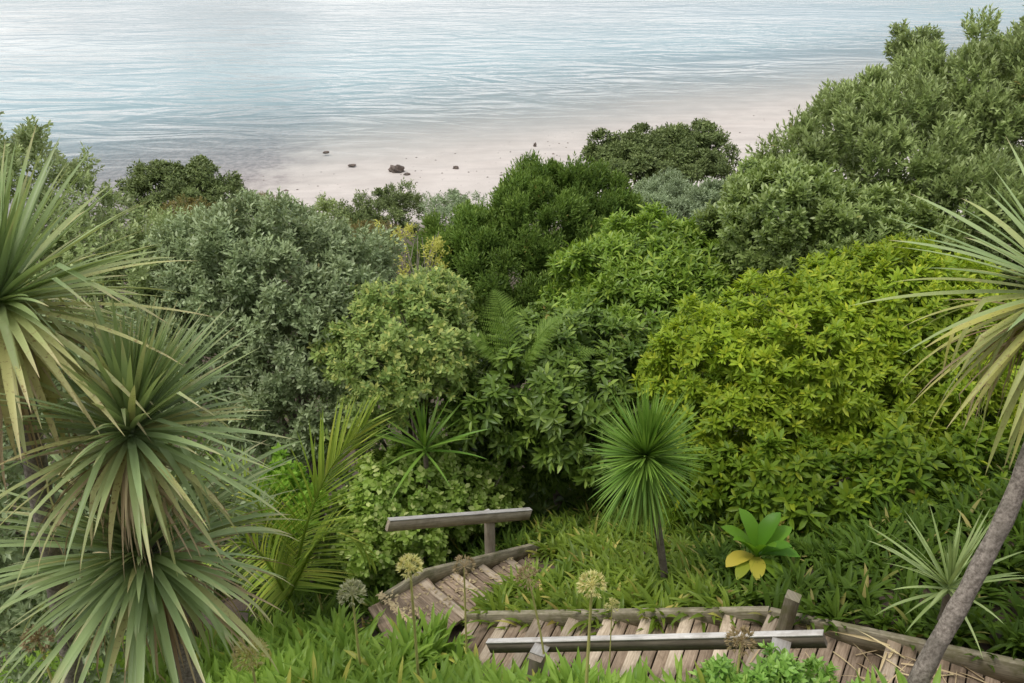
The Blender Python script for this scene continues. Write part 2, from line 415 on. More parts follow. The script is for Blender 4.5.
h = math_(nt, 'ADD', math_(nt, 'MULTIPLY', w1.outputs[0], 1.0), math_(nt, 'MULTIPLY', w2.outputs[0], .09))
amp = maprange(nt, patch.outputs[0], .38, .62, .18, 1.15)
h = math_(nt, 'MULTIPLY', h, math_(nt, 'MULTIPLY', amp, .42))
h = math_(nt, 'MULTIPLY', h, maprange(nt, s_, -5, 45, .05, 1, True))
bp = N_(nt, 'ShaderNodeBump'); bp.inputs['Strength'].default_value = 1.0; bp.inputs['Distance'].default_value = 3.2; nt.links.new(h, bp.inputs['Height'])
deep = mixc(nt, maprange(nt, s_, 10, 160, 0, 1), (.265, .40, .425), (.36, .41, .42))
dif = N_(nt, 'ShaderNodeBsdfDiffuse'); nt.links.new(deep, dif.inputs[0])
tr = N_(nt, 'ShaderNodeBsdfTransparent'); tr.inputs[0].default_value = (.985, .99, .99, 1)
mx = N_(nt, 'ShaderNodeMixShader'); nt.links.new(open_, mx.inputs[0])
nt.links.new(tr.outputs[0], mx.inputs[1]); nt.links.new(dif.outputs[0], mx.inputs[2])
gl = N_(nt, 'ShaderNodeBsdfGlossy'); gl.inputs['Roughness'].default_value = .08; nt.links.new(bp.outputs[0], gl.inputs['Normal'])
fr = N_(nt, 'ShaderNodeFresnel'); fr.inputs[0].default_value = 1.33; nt.links.new(bp.outputs[0], fr.inputs['Normal'])
mx2 = N_(nt, 'ShaderNodeMixShader'); nt.links.new(math_(nt, 'MULTIPLY', fr.outputs[0], maprange(nt, s0, 0, 40, .1, 1, True)), mx2.inputs[0]); nt.links.new(mx.outputs[0], mx2.inputs[1]); nt.links.new(gl.outputs[0], mx2.inputs[2])
nt.links.new(mx2.outputs[0], out.inputs[0])
g = Geo(); g.add([[-2500, 60, SEA], [2500, 60, SEA], [2500, 4500, SEA], [-2500, 4500, SEA]], [[0, 1, 2, 3]], 4)
wo = g.build('water', m); tag(wo, 'calm pale blue sea reflecting an overcast sky', 'water', kind='structure')

# ------------------------------------------------------------------ timber stairs
rb = np.random.default_rng(5)
def add_board(g, a, b_, width_dir, up, w_, t_, bev=.006, seed=None):
    """plank from a to b_ (centre line of its TOP face); chamfered long edges"""
    a = np.asarray(a, float); b_ = np.asarray(b_, float); L = np.linalg.norm(b_-a); d = (b_-a)/L
    wd = unit(width_dir - d*np.dot(width_dir, d)); u = unit(np.cross(d, wd)); 
    if np.dot(u, up) < 0: u = -u
    r = rb.uniform()
    prof = [(-w_/2, -bev), (-w_/2+bev, 0), (w_/2-bev, 0), (w_/2, -bev), (w_/2, -t_), (-w_/2, -t_)]
    V = []; T = []
    for e, (pt, s) in enumerate(((a, 0), (b_, L))):
        for x, h_ in prof:
            V.append(pt + wd*x + u*h_); T.append([r, s + r*9, x + (h_ if abs(x) > w_/2-.001 else 0)])
    F4 = [[k, (k+1) % 6, 6+(k+1) % 6, 6+k] for k in range(6)]
    g.add(V, F4, 4, T)
    g.add(V[:6], [list(range(6))[::-1]], 6, T[:6]); g.add(V[6:], [list(range(6))], 6, T[6:])
UP = np.array([0, 0, 1.])
stairs = empty('timber_stairs', PD(470, 640, 8.3), 'weathered timber steps with mossy edge boards winding down through the garden', 'stairs')
FOOT = []   # footprint polygons kept clear of plants
def flight(A, B, n, width, lightfirst=True, boards=3, drop=.03, side=1, rise=None, trim0=0., mats=('wood', 'wood_light'), taper=False):
    full = width
    """treads between A (low) and B (high) on the near side of the edge board A-B"""
    A = np.asarray(A, float); B = np.asarray(B, float)
    h = B-A; hz = np.array([h[0], h[1], 0]); Lh = np.linalg.norm(hz); d = hz/Lh
    per = np.array([d[1], -d[0], 0])*side            # towards the camera side
    run = Lh/n; rz = h[2]/n
    FOOT.append([A[:2], B[:2], (B+per*width)[:2], (A+(B-A)*.4+per*width)[:2], (A+per*width*.5)[:2]] if taper else [A[:2], B[:2], (B+per*width)[:2], (A+per*width)[:2]])
    for k in range(n):
        width = full*min(1, .58+.14*k) if taper else full
        nose = A + d*run*k; z = A[2] + rz*k - drop*.5
        bw = run/boards
        gt = Geo(); gl_ = Geo()
        for q in range(boards):
            c0 = nose + d*(bw*(q+.5)); c0[2] = z + rb.uniform(-.003, .003)
            e0 = rb.uniform(-.01, .02)
            tgt_ = gl_ if q == 0 else gt
            add_board(tgt_, c0+per*.012, c0+per*(width+e0), d, UP, bw-rb.uniform(.008, .014), .035)
        to = gt.build('tread', M[mats[0]], stairs)
        gl_.build('nosing_board', M[mats[1]], to).location = (0, 0, 0)
        gr = Geo(); rr_ = nose + d*.012; rr_[2] = z - .038
        # riser under the nosing
        add_board(gr, rr_+per*.012, rr_+per*width, UP, -d, abs(rz), .02)
        me_o = gr.build('riser', M['wood_edge'], stairs)
        me_o.location.z -= abs(rz)/2
    return per, d
def fix_children():
    pass
def build_child_fix(): pass
# sub-parts: link() subtracts the parent's own location; treads sit at the stairs' origin
_old_link = link
def link(name, me, mat, parent=None):
    o = bpy.data.objects.new(name, me); col.objects.link(o)
    if mat: me.materials.append(mat)
    if parent is not None:
        o.parent = parent
        loc = Vector((0, 0, 0)); q = parent
        while q is not None:
            loc += q.location; q = q.parent
        me.transform(__import__('mathutils').Matrix.Translation(-loc))
    return o
WID = .98
perA, dA = flight(P1, P2, 8, WID, taper=True)
perB, dB = flight(P2, P2+(P3-P2)*.96*2, 4, 1.05, boards=8)
def stringer(a, b_, w_=.045, t_=.19, mat='wood_edge', name='edge_board', up=.012):
    g = Geo(); h = np.asarray(b_)-np.asarray(a); per = unit(np.cross(UP, h)*[1, 1, 0])
    add_board(g, np.asarray(a)+UP*up, np.asarray(b_)+UP*up, per, UP, w_, t_, .005)
    return g.build(name, M[mat], stairs)
back = -perA*.02
eA = stringer(P1+back+np.array([0, 0, .0])-dA*.06, P2+back, .065, .22)
backB = -perB*.02
stringer(P2+backB+dB*.01, P2+(P3-P2)*2+backB, .06, .24)
stringer(P1*.62+P2*.38+perA*(WID+.035), P2+perA*(WID+.035), .05, .22)
# upright post where the two edge boards meet
pt = PD(795, 606, 6.85)
g = Geo(); tip_ = PD(795, 592, 6.62)
add_board(g, PD(787, 611, 6.80)-UP*.35, tip_, dB, -perB, .11, .09, .006)
g.build('post', M['wood_edge'], stairs)
# lower landing and the second flight going down and away
LZ = P1[2]-.10
def atz(px, py, z):
    sy = (py-341.5)/FPX; return PD(px, py, z/(-SP-sy*CP))
Q0 = atz(381, 600, LZ+.05); Q1 = atz(424, 573, LZ+.06); Q2 = PD(534, 549.5, 0.0) ; Q2 = atz(534, 549, LZ-.55)
inner = atz(472, 613, LZ)
g = Geo(); 
# winder landing: boards fanned about the inner corner
fan = [atz(372, 606, LZ), atz(383, 600, LZ), atz(395, 592, LZ), atz(408, 583, LZ), atz(421, 574, LZ)]
near = [atz(400, 655, LZ), atz(415, 650, LZ), atz(430, 645, LZ), atz(446, 638, LZ), atz(460, 628, LZ)]
for k in range(14):
    t = k/13.
    fa = np.array([np.interp(t*4, range(5), [p[q] for p in fan]) for q in range(3)])
    na = np.array([np.interp(t*4, range(5), [p[q] for p in near]) for q in range(3)])
    na = na*(1-t) + (atz(455, 618, LZ))*t if t > .5 else na
    add_board(g, fa+UP*.0, na+UP*rb.uniform(-.003, .003)-UP*.001*k, np.array([1, .3, 0]), UP, .088, .035)
g.build('landing', M['wood'], stairs)
FOOT.append([fan[0][:2], fan[4][:2], inner[:2], near[3][:2], near[0][:2]])
# second flight (descending to the right and away): three-board treads, pale nosing on the downhill edge
hz = (Q2-Q1)*[1, 1, 0]; Lh = np.linalg.norm(hz); d2 = hz/Lh; per2 = np.array([d2[1], -d2[0], 0]); n2 = 4
W2 = np.dot(inner-Q1, per2)
sk = np.dot(inner-Q1, d2)
run = (Lh)/n2; rz = -.55/n2
FOOT.append([Q1[:2], Q2[:2], (Q2+per2*W2*1.0)[:2], (Q1+per2*W2)[:2]])
for k in range(-1, n2):
    z = LZ + (rz*(k+1)); gt = Geo(); gn = Geo()
    nb_ = 4
    for q in range(nb_):
        c0 = Q1 + d2*(run*k + run/nb_*(q+.5)); c0[2] = z + rb.uniform(-.003, .003)
        e1 = c0 + per2*W2 + d2*sk*.55
        add_board(gn if q == nb_-1 else gt, c0+per2*.03, e1, d2, UP, run/nb_-.012, .035)
    to = gt.build('tread', M['wood'], stairs); gn.build('nosing_board', M['wood_light'], to)
    gr = Geo(); c0 = Q1 + d2*(run*(k+1)-.025); c0[2] = z-.038-.08
    add_board(gr, c0+per2*.03, c0+per2*W2+d2*sk*.55, UP, d2, .16, .02); gr.build('riser', M['wood_edge'], stairs)
stringer(Q1-d2*.02, Q2+d2*.1, .05, .2, up=.05)
stringer(Q0, Q1, .05, .2, up=.05)
# rails -------------------------------------------------
def rail(name, A, B, label, posts, post_side, w_=.045, hgt=.13, cap_t=.012, cap='wood_cap'):
    A = np.asarray(A); B = np.asarray(B); d = unit(B-A); per = unit(np.cross(UP, d)*[1, 1, 0])
    base = A*[1, 1, 0] + np.array([0, 0, float(ground_z(A[0], A[1]))])
    r = empty(name, base, label, 'handrail', None)
    g = Geo(); add_board(g, A-UP*cap_t, B-UP*cap_t, per, UP, w_, hgt, .004); g.build('rail', M['wood_rail'], r)
    g = Geo(); add_board(g, A, B, per, UP, w_+.012, cap_t-.001, .003); g.build('rail_cap', M[cap], r)
    for t, drop, s in posts:
        c0 = A+(B-A)*t + per*post_side*(w_/2+.052) - UP*drop
        dz = float(ground_z(c0[0], c0[1])) - .25
        g = Geo(); add_board(g, np.array([c0[0], c0[1], dz]), c0, d*[1, 1, 0], per*[1, 1, 0]*1.0, s, s, .005)
        po = g.build('post', M['wood_rail'], r)
        g = Geo(); q0 = c0-per*[1, 1, 0]*(s+.004); q1 = c0+per*[1, 1, 0]*.0; add_board(g, q0+per*[1, 1, 0]*s*1.0-per*[1, 1, 0]*.0+UP*.012-per*s*1.0+per*s/2, q1+UP*.012+per*s/2, d*[1, 1, 0], UP, s+.008, .011, .002); g.build('post_cap', M['wood_cap'], po)
    return r
RA, RB = PD(487, 640.5, 7.3), PD(823, 632, 5.75)
rail('handrail', RA, RB, 'lower timber handrail with silvery top running level above the front steps', [(.205, .05, .12), (.905, .05, .12)], -1, hgt=.105)
R2A, R2B = PD(389, 519, 8.75), PD(531, 508.5, 9.95)
rail('handrail', R2A, R2B, 'upper timber handrail on a single post beside the far flight of steps', [(.69, .07, .09)], 1, .05, .125)

# ------------------------------------------------------------------ foliage generators
def rand_dirs(rng, n):
    return unit(rng.normal(size=(n, 3)))
LS_ = .9
def lobe(px, py, Y, rx, rz, ry=None):
    c = P(px, py, Y); sc = FPX/(Y/(CP-((py-341.5)/FPX)*SP))
    a = rx/sc*LS_; b_ = rz/sc*LS_
    return (c, np.array([a, ry if ry else (a+b_)/2*.95, b_]))
def shoots(lobes, rng, spacing, puff_r, per, upb=.3, jit=.35, inner=.35, low=-.55, flat=0., rag=1.):
    PS = []; DS = []; TS = []
    for li, (c, r) in enumerate(lobes):
        rm = (r[0]*r[1]+r[0]*r[2]+r[1]*r[2])/3
        n = max(6, int(4*PI*rm/spacing**2))
        d = rand_dirs(rng, n*2)
        # even out: fibonacci with jitter
        k = np.arange(n); ph = k*2.399963; zz = 1-2*(k+.5)/n; rr = np.sqrt(1-zz*zz)
        d = unit(np.stack([rr*np.cos(ph), rr*np.sin(ph), zz], 1) + rng.normal(size=(n, 3))*(.9/np.sqrt(n)))
        d = d[d[:, 2] > low]
        # fewer puffs on the hidden far side
        keep = (d[:, 1] < .55) | (rng.uniform(size=len(d)) < .5); d = d[keep]
        wob = 1 + .13*np.sin(d[:, 0]*5.1+li*2)*np.cos(d[:, 2]*4.7+li) + rng.uniform(-.2, .13, len(d))*rag
        keep = rng.uniform(size=len(d)) > .12*rag; d = d[keep]; wob = wob[keep]
        pc = c + d*r*wob[:, None]
        ok = np.ones(len(pc), bool)
        for lj, (c2, r2) in enumerate(lobes):
            if lj != li: ok &= np.linalg.norm((pc-c2)/r2, axis=1) > .82
        pc = pc[ok]; d = d[ok]
        pr = puff_r*rng.uniform(.65, 1.35, len(pc))
        nrm = unit(d/r)
        pt_ = rng.uniform(size=len(pc))
        idx = np.repeat(np.arange(len(pc)), per)
        q = unit(rand_dirs(rng, len(idx)) + nrm[idx]*.75 + np.array([0, 0, .25]))
        sc_ = pr[idx]*rng.uniform(.55, 1.05, len(idx))
        ps = pc[idx] + q*sc_[:, None]*np.array([1, 1, 1-flat])
        ds = unit(q*.8 + nrm[idx]*.3 + np.array([0, 0, upb]) + rng.normal(size=(len(idx), 3))*jit)
        PS.append(ps); DS.append(ds); TS.append(np.clip(pt_[idx]*.55 + rng.uniform(size=len(idx))*.45, 0, 1))
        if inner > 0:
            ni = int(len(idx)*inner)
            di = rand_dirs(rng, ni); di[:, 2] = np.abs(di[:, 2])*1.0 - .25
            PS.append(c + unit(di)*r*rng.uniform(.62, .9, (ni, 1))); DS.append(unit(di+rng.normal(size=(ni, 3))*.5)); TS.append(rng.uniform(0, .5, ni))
    return np.concatenate(PS), np.concatenate(DS), np.concatenate(TS)

def leafy(g, ps, ds, ts, rng, n, slen, ll, lw, a0=75, a1=30, curl=.15, detail=0, newp=.35, tjit=.3, tipnew=0.0):
    N = len(ps); ssz = rng.uniform(.72, 1.22, N); old = rng.uniform(size=N) < .5
    up = np.tile([0, 0, 1.], (N, 1)); up[np.abs(ds[:, 2]) > .95] = [1, 0, 0]
    u = unit(np.cross(ds, up)); v = np.cross(ds, u)
    ph0 = rng.uniform(0, 2*PI, N)
    A = []; 
    for k in range(n):
        t = (k+.5)/n
        ph = ph0 + k*2.39996 + rng.normal(size=N)*.25
        rad = u*np.cos(ph)[:, None] + v*np.sin(ph)[:, None]
        a = np.radians(a0+(a1-a0)*t + rng.normal(size=N)*9)
        ld = ds*np.cos(a)[:, None] + rad*np.sin(a)[:, None]
        nr = ds - ld*np.sum(ds*ld, 1, keepdims=True)
        pos = ps + ds*(slen*ssz*(t-1)*rng.uniform(.9, 1.1, N))[:, None]
        sc_ = ssz*rng.uniform(.75, 1.15, N)*(1 - .25*abs(t-.5))
        nw = np.clip((t-(1-newp))/max(newp, .01), 0, 1)*rng.uniform(.2, 1, N)*np.where(old, .35, 1) if newp > 0 else np.zeros(N)
        nw = np.maximum(nw, (rng.uniform(size=N) < tipnew)*rng.uniform(.4, 1, N))
        tint = np.stack([np.clip(ts*(1-tjit)+rng.uniform(size=N)*tjit, 0, 1), nw], 1)
        add_leaves(g, pos, ld, nr, ll*sc_, lw*sc_, tint, curl, detail)

def trunk_parts(root, base, lobes, r0, rng, seed=0, mat='bark', nlimb=9, lean=None):
    g = Geo(); cen = np.mean([l[0] for l in lobes], 0); base = np.asarray(base, float)
    fork = base + (cen-base)*.45 + np.array([rng.uniform(-.1, .1), rng.uniform(-.1, .1), 0])
    mid = (base+fork)/2 + np.array([rng.uniform(-.15, .15), rng.uniform(-.1, .1), 0])*(fork[2]-base[2])*.4
    start = base - UP*.25
    add_tube(g, bez(start, mid, fork, 8), np.linspace(r0*1.25, r0*.7, 8), 9, False, .06, seed)
    k = 0
    for c, r in lobes:
        for q in range(max(2, nlimb//len(lobes))):
            d = unit(rng.normal(size=3)*[1, 1, .5] + [0, 0, .6]); e = c + d*r*rng.uniform(.55, .92)
            s = fork + (base-fork)*rng.uniform(0, .25)
            m_ = (s+e)/2 + rng.normal(size=3)*.12*np.linalg.norm(e-s) - UP*.05
            add_tube(g, bez(s, m_, e, 8), np.linspace(r0*.5, r0*.08, 8), 6, True, .05, seed+k); k += 1
    g.build('trunk', M[mat], root, smooth=True)

def plant(name, label, cat, lobes, mat, seed, spacing, puff_r, per, leaf, base=None, r0=.09, group=None, upb=.3, jit=.35, inner=.35, nlimb=9, low=-.55, bark='bark', flat=0., part='crown', rag=1.):
    rng = np.random.default_rng(seed)
    cen = np.mean([l[0] for l in lobes], 0)
    bx, by = (cen[0], cen[1]) if base is None else base
    bz = float(ground_z(bx, by)); root = empty(name, (bx, by, bz), label, cat, group)
    ps, ds, ts = shoots(lobes, rng, spacing, puff_r, per, upb, jit, inner, low, flat, rag)
    gz = ground_z(ps[:, 0], ps[:, 1]); ok = ps[:, 2] > gz+.05; ps, ds, ts = ps[ok], ds[ok], ts[ok]
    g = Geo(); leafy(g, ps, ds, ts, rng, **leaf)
    g.build(part, M[mat], root)
    trunk_parts(root, (bx, by, bz), lobes, r0, rng, seed, bark, nlimb)
    return root
TG = 'trees and shrubs of the hillside'

# ---- large tree on the right, upright silvery shoots
LB = dict(n=12, slen=.30, ll=.12, lw=.046, a0=60, a1=18, curl=.08, detail=0, newp=.4)
plant('coastal_tree', 'largest tree, grey-green upright shoots, filling the upper right corner before the sea', 'tree',
      [lobe(985, 112, 15.5, 92, 74, 2.2), lobe(895, 150, 15, 82, 64, 2.0), lobe(1062, 112, 15, 84, 90, 2.0), lobe(822, 172, 14.8, 62, 52, 1.5), lobe(960, 205, 13.6, 85, 62, 1.5), lobe(1010, 250, 13, 70, 50, 1.2), lobe(940, 100, 16, 40, 28, 1.), lobe(860, 240, 13.8, 70, 40, 1.2), lobe(940, 300, 13.5, 90, 50, 1.2)],
      'karo', 11, .52, .36, 46, LB, base=(7.6, 14.8), r0=.2, upb=.75, jit=.22, group=TG, nlimb=18)
plant('slender_tree', 'small narrow-topped tree standing above the large tree at the upper right', 'tree',
      [lobe(912, 52, 17.5, 17, 24, .5), lobe(908, 82, 17.5, 20, 22, .5)], 'karo', 12, .32, .22, 18, dict(n=10, slen=.24, ll=.12, lw=.045, a0=70, a1=30, newp=.3), base=(8.3, 17.6), r0=.07, upb=.5, group=TG)
plant('coastal_shrub', 'shrub with pale green shoot tips below the large right-hand tree, above the lime shrub', 'shrub',
      [lobe(800, 222, 12.8, 60, 50, 1.2), lobe(850, 240, 12.2, 55, 45, 1.1), lobe(755, 245, 13.2, 48, 42, 1.), lobe(900, 245, 12.4, 45, 40, 1.), lobe(775, 195, 14.2, 44, 36, .9)],
      'karo_tip', 13, .38, .26, 24, dict(n=12, slen=.16, ll=.12, lw=.042, a0=80, a1=25, curl=.12, detail=1, newp=.3), base=(4.6, 13.), r0=.1, upb=.6, group=TG)
# ---- dense mid-green tree in the middle
LT = dict(n=12, slen=.34, ll=.10, lw=.032, a0=60, a1=20, curl=.05, detail=0, newp=.3)
plant('totara_tree', 'tall dense deep green tree with feathery shoots in the centre of the garden', 'tree',
      [lobe(545, 228, 16.5, 62, 50, 1.5), lobe(600, 236, 16.8, 45, 44, 1.2), lobe(510, 270, 15.8, 62, 55, 1.5), lobe(575, 285, 15.4, 60, 52, 1.4), lobe(528, 200, 17, 26, 26, .8), lobe(568, 194, 17, 30, 24, .8), lobe(546, 180, 17, 10, 14, .3), lobe(518, 192, 16.6, 8, 14, .3), lobe(592, 184, 17, 9, 14, .3), lobe(614, 200, 17, 9, 14, .3), lobe(476, 238, 16, 8, 14, .3), lobe(455, 258, 16.2, 38, 42, 1.), lobe(540, 330, 14.8, 90, 50, 1.2), lobe(465, 310, 15.2, 50, 45, 1.)],
      'totara', 21, .48, .34, 80, LT, base=(.8, 16.3), r0=.16, upb=.8, jit=.2, group=TG, nlimb=14)
# ---- rounded shrubs behind it
plant('pohutukawa_tree', 'dark olive tree with billowing crown at the top of the far shrubs, before the beach', 'tree',
      [lobe(655, 150, 33, 30, 20), lobe(690, 145, 34, 26, 18), lobe(620, 155, 32, 30, 18), lobe(700, 172, 32, 22, 18), lobe(636, 172, 31, 32, 18)],
      'pohutukawa', 31, .66, .58, 95, dict(n=7, slen=.22, ll=.14, lw=.07, a0=70, a1=30, newp=.3), base=(6, 33), r0=.2, group=TG, flat=.3)
plant('pohutukawa_tree', 'small dark round tree peeping over the silver shrub, right of the billowing far tree', 'tree',
      [lobe(729, 163, 33, 16, 14)], 'pohutukawa', 32, .7, .5, 50, dict(n=6, slen=.2, ll=.14, lw=.07, newp=.3), base=(8.5, 33), r0=.12, group=TG)
plant('silver_shrub', 'pale silvery green rounded shrub behind the centre, below the billowing far tree', 'shrub',
      [lobe(685, 215, 23, 50, 27, 1.6), lobe(650, 228, 22, 36, 25, 1.2), lobe(725, 212, 23.5, 38, 28, 1.2), lobe(665, 200, 25, 28, 18, 1.)],
      'seafoam', 33, .45, .32, 60, dict(n=8, slen=.2, ll=.11, lw=.035, a0=65, a1=25, newp=.4), base=(4.2, 23), r0=.12, group=TG, upb=.5)
plant('leafy_shrub', 'mid green leafy shrub with light top between silver shrub and lime shrub', 'shrub',
      [lobe(655, 262, 13.6, 52, 38, 1.2), lobe(605, 290, 13, 48, 42, 1.1), lobe(690, 285, 13, 45, 40, 1.1), lobe(640, 318, 12.2, 60, 38, 1.1)],
      'medium', 34, .38, .27, 24, dict(n=9, slen=.16, ll=.16, lw=.045, a0=85, a1=35, curl=.22, detail=1, newp=.35), base=(2.1, 13), r0=.1, upb=.45, group=TG)
plant('leafy_shrub', 'grey-green shrub right of the silver shrub and left of the pale-tipped shrub', 'shrub',
      [lobe(722, 258, 15, 36, 34, 1.), lobe(742, 232, 16, 32, 26, .9)], 'karo', 35, .42, .3, 20, dict(n=9, slen=.2, ll=.13, lw=.042, newp=.3), base=(3.9, 15.2), r0=.09, group=TG)
# ---- dark glossy rosette shrub at the centre
plant('glossy_shrub', 'dark glossy broad-leaved shrub in whorls above the far steps, left of the spiky round plant', 'shrub',
      [lobe(545, 395, 9.6, 78, 60, .95), lobe(600, 372, 10, 50, 45, .8), lobe(495, 415, 9.4, 42, 42, .6), lobe(580, 430, 9.2, 42, 36, .6), lobe(555, 352, 10.5, 58, 32, .8), lobe(520, 455, 9.9, 70, 40, .6)],
      'glossy', 41, .28, .19, 10, dict(n=10, slen=.05, ll=.17, lw=.052, a0=92, a1=48, curl=.22, detail=1, newp=.25), base=(.7, 9.6), r0=.06, upb=.5, group=TG, nlimb=16, inner=.25)
# ---- lime shrub on the right
plant('lime_shrub', 'large bright yellow-green dome shrub of leafy whorls beside the leaning trunk', 'shrub',
      [lobe(800, 375, 9.3, 125, 92, 1.35), lobe(900, 340, 9.7, 110, 92, 1.3), lobe(725, 385, 9.1, 78, 80, 1.0), lobe(960, 400, 9.2, 90, 100, 1.1), lobe(840, 440, 8.7, 120, 80, .95), lobe(740, 425, 8.6, 75, 70, .8), lobe(905, 290, 10.2, 60, 40, .8), lobe(730, 475, 8.2, 70, 60, .5), lobe(850, 470, 8.2, 85, 60, .5)],
      'lime', 51, .225, .15, 8, dict(n=11, slen=.05, ll=.12, lw=.037, a0=88, a1=38, curl=.16, detail=1, newp=.35), base=(3.2, 8.9), r0=.07, upb=.55, group=TG, nlimb=24, inner=.3, low=-.75, rag=.4)
plant('lime_shrub_skirt', 'mid green broad-whorled lower skirt of the lime shrub above the dark bank', 'shrub',  # lower part of the lime shrub, added separately in a greener, darker leaf colour
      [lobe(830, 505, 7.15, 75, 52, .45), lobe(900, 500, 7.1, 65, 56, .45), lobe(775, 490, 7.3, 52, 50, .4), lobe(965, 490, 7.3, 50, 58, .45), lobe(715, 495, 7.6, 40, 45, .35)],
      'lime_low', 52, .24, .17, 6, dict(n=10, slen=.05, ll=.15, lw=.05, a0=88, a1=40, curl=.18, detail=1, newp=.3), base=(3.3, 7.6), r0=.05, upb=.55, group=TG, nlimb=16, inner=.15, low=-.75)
# ---- left: silvery shrub mass
LS = dict(n=11, slen=.22, ll=.09, lw=.034, a0=75, a1=30, curl=.08, detail=1, newp=.3)
plant('olearia_shrub', 'big silvery grey-green shrub right of the spiky cabbage trees', 'shrub',
      [lobe(270, 270, 11.2, 85, 62, 1.4), lobe(330, 300, 11, 60, 58, 1.2), lobe(215, 280, 11.3, 60, 60, 1.2), lobe(300, 345, 10.4, 80, 60, 1.1), lobe(230, 350, 10.4, 70, 60, 1.1), lobe(345, 268, 12, 42, 38, .9), lobe(300, 410, 9.6, 80, 50, .7)],
      'silver_dark', 61, .38, .27, 34, LS, base=(-3.2, 11.2), r0=.12, upb=.45, group=TG, nlimb=14)
plant('olearia_shrub', 'light silvery shrub rising at the left edge behind the topmost cabbage tree', 'shrub',
      [lobe(20, 175, 12, 50, 48, 1.2), lobe(80, 240, 11.6, 56, 46, 1.2), lobe(-40, 170, 12, 60, 60, 1.2), lobe(140, 278, 11.3, 55, 45, 1.1), lobe(60, 290, 11, 80, 60, 1.2)],
      'silver', 62, .42, .29, 20, LS, base=(-6, 11.6), r0=.12, upb=.5, group=TG, nlimb=12)
plant('pale_shrub', 'pale yellow-green shrub with rounded leaves left of the tree fern', 'shrub',
      [lobe(405, 328, 10, 62, 45, 1.), lobe(440, 350, 9.6, 32, 40, .7), lobe(385, 370, 9.3, 45, 38, .8), lobe(435, 312, 10.4, 34, 28, .7), lobe(375, 400, 9.6, 45, 38, .6), lobe(430, 392, 9.9, 45, 36, .6), lobe(352, 345, 10.2, 40, 40, .6)],
      'pale', 63, .30, .21, 18, dict(n=9, slen=.1, ll=.088, lw=.04, a0=85, a1=40, curl=.12, detail=1, newp=.3, tipnew=.06), base=(-1.2, 9.8), r0=.08, upb=.4, group=TG, nlimb=12)
# ---- far left / shoreline trees
plant('pohutukawa_tree', 'dark rounded tree standing alone by the shore at the left', 'tree',
      [lobe(166, 190, 42, 34, 24), lobe(204, 188, 42, 30, 23), lobe(185, 202, 41, 50, 20), lobe(186, 186, 41.5, 30, 22)], 'pohutukawa', 71, .8, .62, 60, dict(n=6, slen=.25, ll=.2, lw=.09, newp=.35), base=(-17.5, 42), r0=.22, group=TG, flat=.2)
plant('olive_shrub', 'rounded olive tree just below the beach, left of the yellow scrub', 'shrub',
      [lobe(385, 215, 32, 34, 20, 1.4), lobe(400, 205, 33, 20, 15, 1.), lobe(362, 226, 31, 26, 18, 1.)], 'pohutukawa', 72, .6, .45, 45, dict(n=7, slen=.2, ll=.13, lw=.05, newp=.5), base=(-5, 32), r0=.15, group=TG)
plant('olive_shrub', 'small grey-green shrub by the beach touching the central tree', 'shrub',
      [lobe(455, 215, 27, 27, 18, 1.), lobe(480, 225, 26, 24, 20, .9), lobe(445, 205, 28, 14, 13, .6)], 'seafoam', 73, .5, .38, 34, dict(n=7, slen=.18, ll=.11, lw=.04, newp=.2), base=(-1.5, 27), r0=.1, group=TG)
plant('green_shrub', 'low green shrub between the shoreline tree and the silvery shrubs', 'shrub',
      [lobe(225, 240, 22, 45, 20, 1.4), lobe(165, 246, 20, 40, 22, 1.3), lobe(300, 228, 21, 45, 18, 1.3)], 'karo', 74, .55, .4, 30, dict(n=8, slen=.2, ll=.12, lw=.045, newp=.5), base=(-7, 22), r0=.1, group=TG)
plant('brown_scrub', 'brownish scrub patch under the rounded olive tree near the beach', 'shrub',
      [lobe(372, 240, 27, 24, 12, .8), lobe(355, 236, 28, 18, 10, .7)], 'scrub', 75, .4, .3, 30, dict(n=7, slen=.15, ll=.09, lw=.03), base=(-4.5, 27), r0=.05, group=TG)
plant('brown_scrub', 'dull brown scrub patch directly below the lone dark shoreline tree', 'shrub',
      [lobe(190, 216, 33, 30, 10, 1.), lobe(255, 208, 36, 26, 7, 1.)], 'scrub', 76, .5, .35, 30, dict(n=7, slen=.18, ll=.11, lw=.035), base=(-11.5, 33), r0=.05, group=TG)
# ---- yellow scrub with bare stems
yr = plant('yellow_scrub', 'small yellow shrub with bare pale stems between silvery shrub and central tree', 'shrub',
      [lobe(396, 243, 15, 17, 14, .5), lobe(420, 262, 14.6, 24, 18, .5)], 'scrub_yellow', 77, .42, .26, 15, dict(n=7, slen=.15, ll=.08, lw=.03), base=(-2.0, 15.), r0=.04, group=TG, inner=.1)
g = Geo(); rg = np.random.default_rng(3); top_c = P(414, 262, 14.8)
for k in range(26):
    s = top_c + [rg.uniform(-.2, .2), rg.uniform(-.2, .2), -.9]; e = top_c + [rg.uniform(-.6, .65), rg.uniform(-.3, .3), rg.uniform(-.1, .75)]
    add_tube(g, bez(s, (s+e)/2+rg.normal(size=3)*.08, e, 6), np.linspace(.022, .006, 6), 5, True)
g.build('bare_stems', M['twig'], yr)
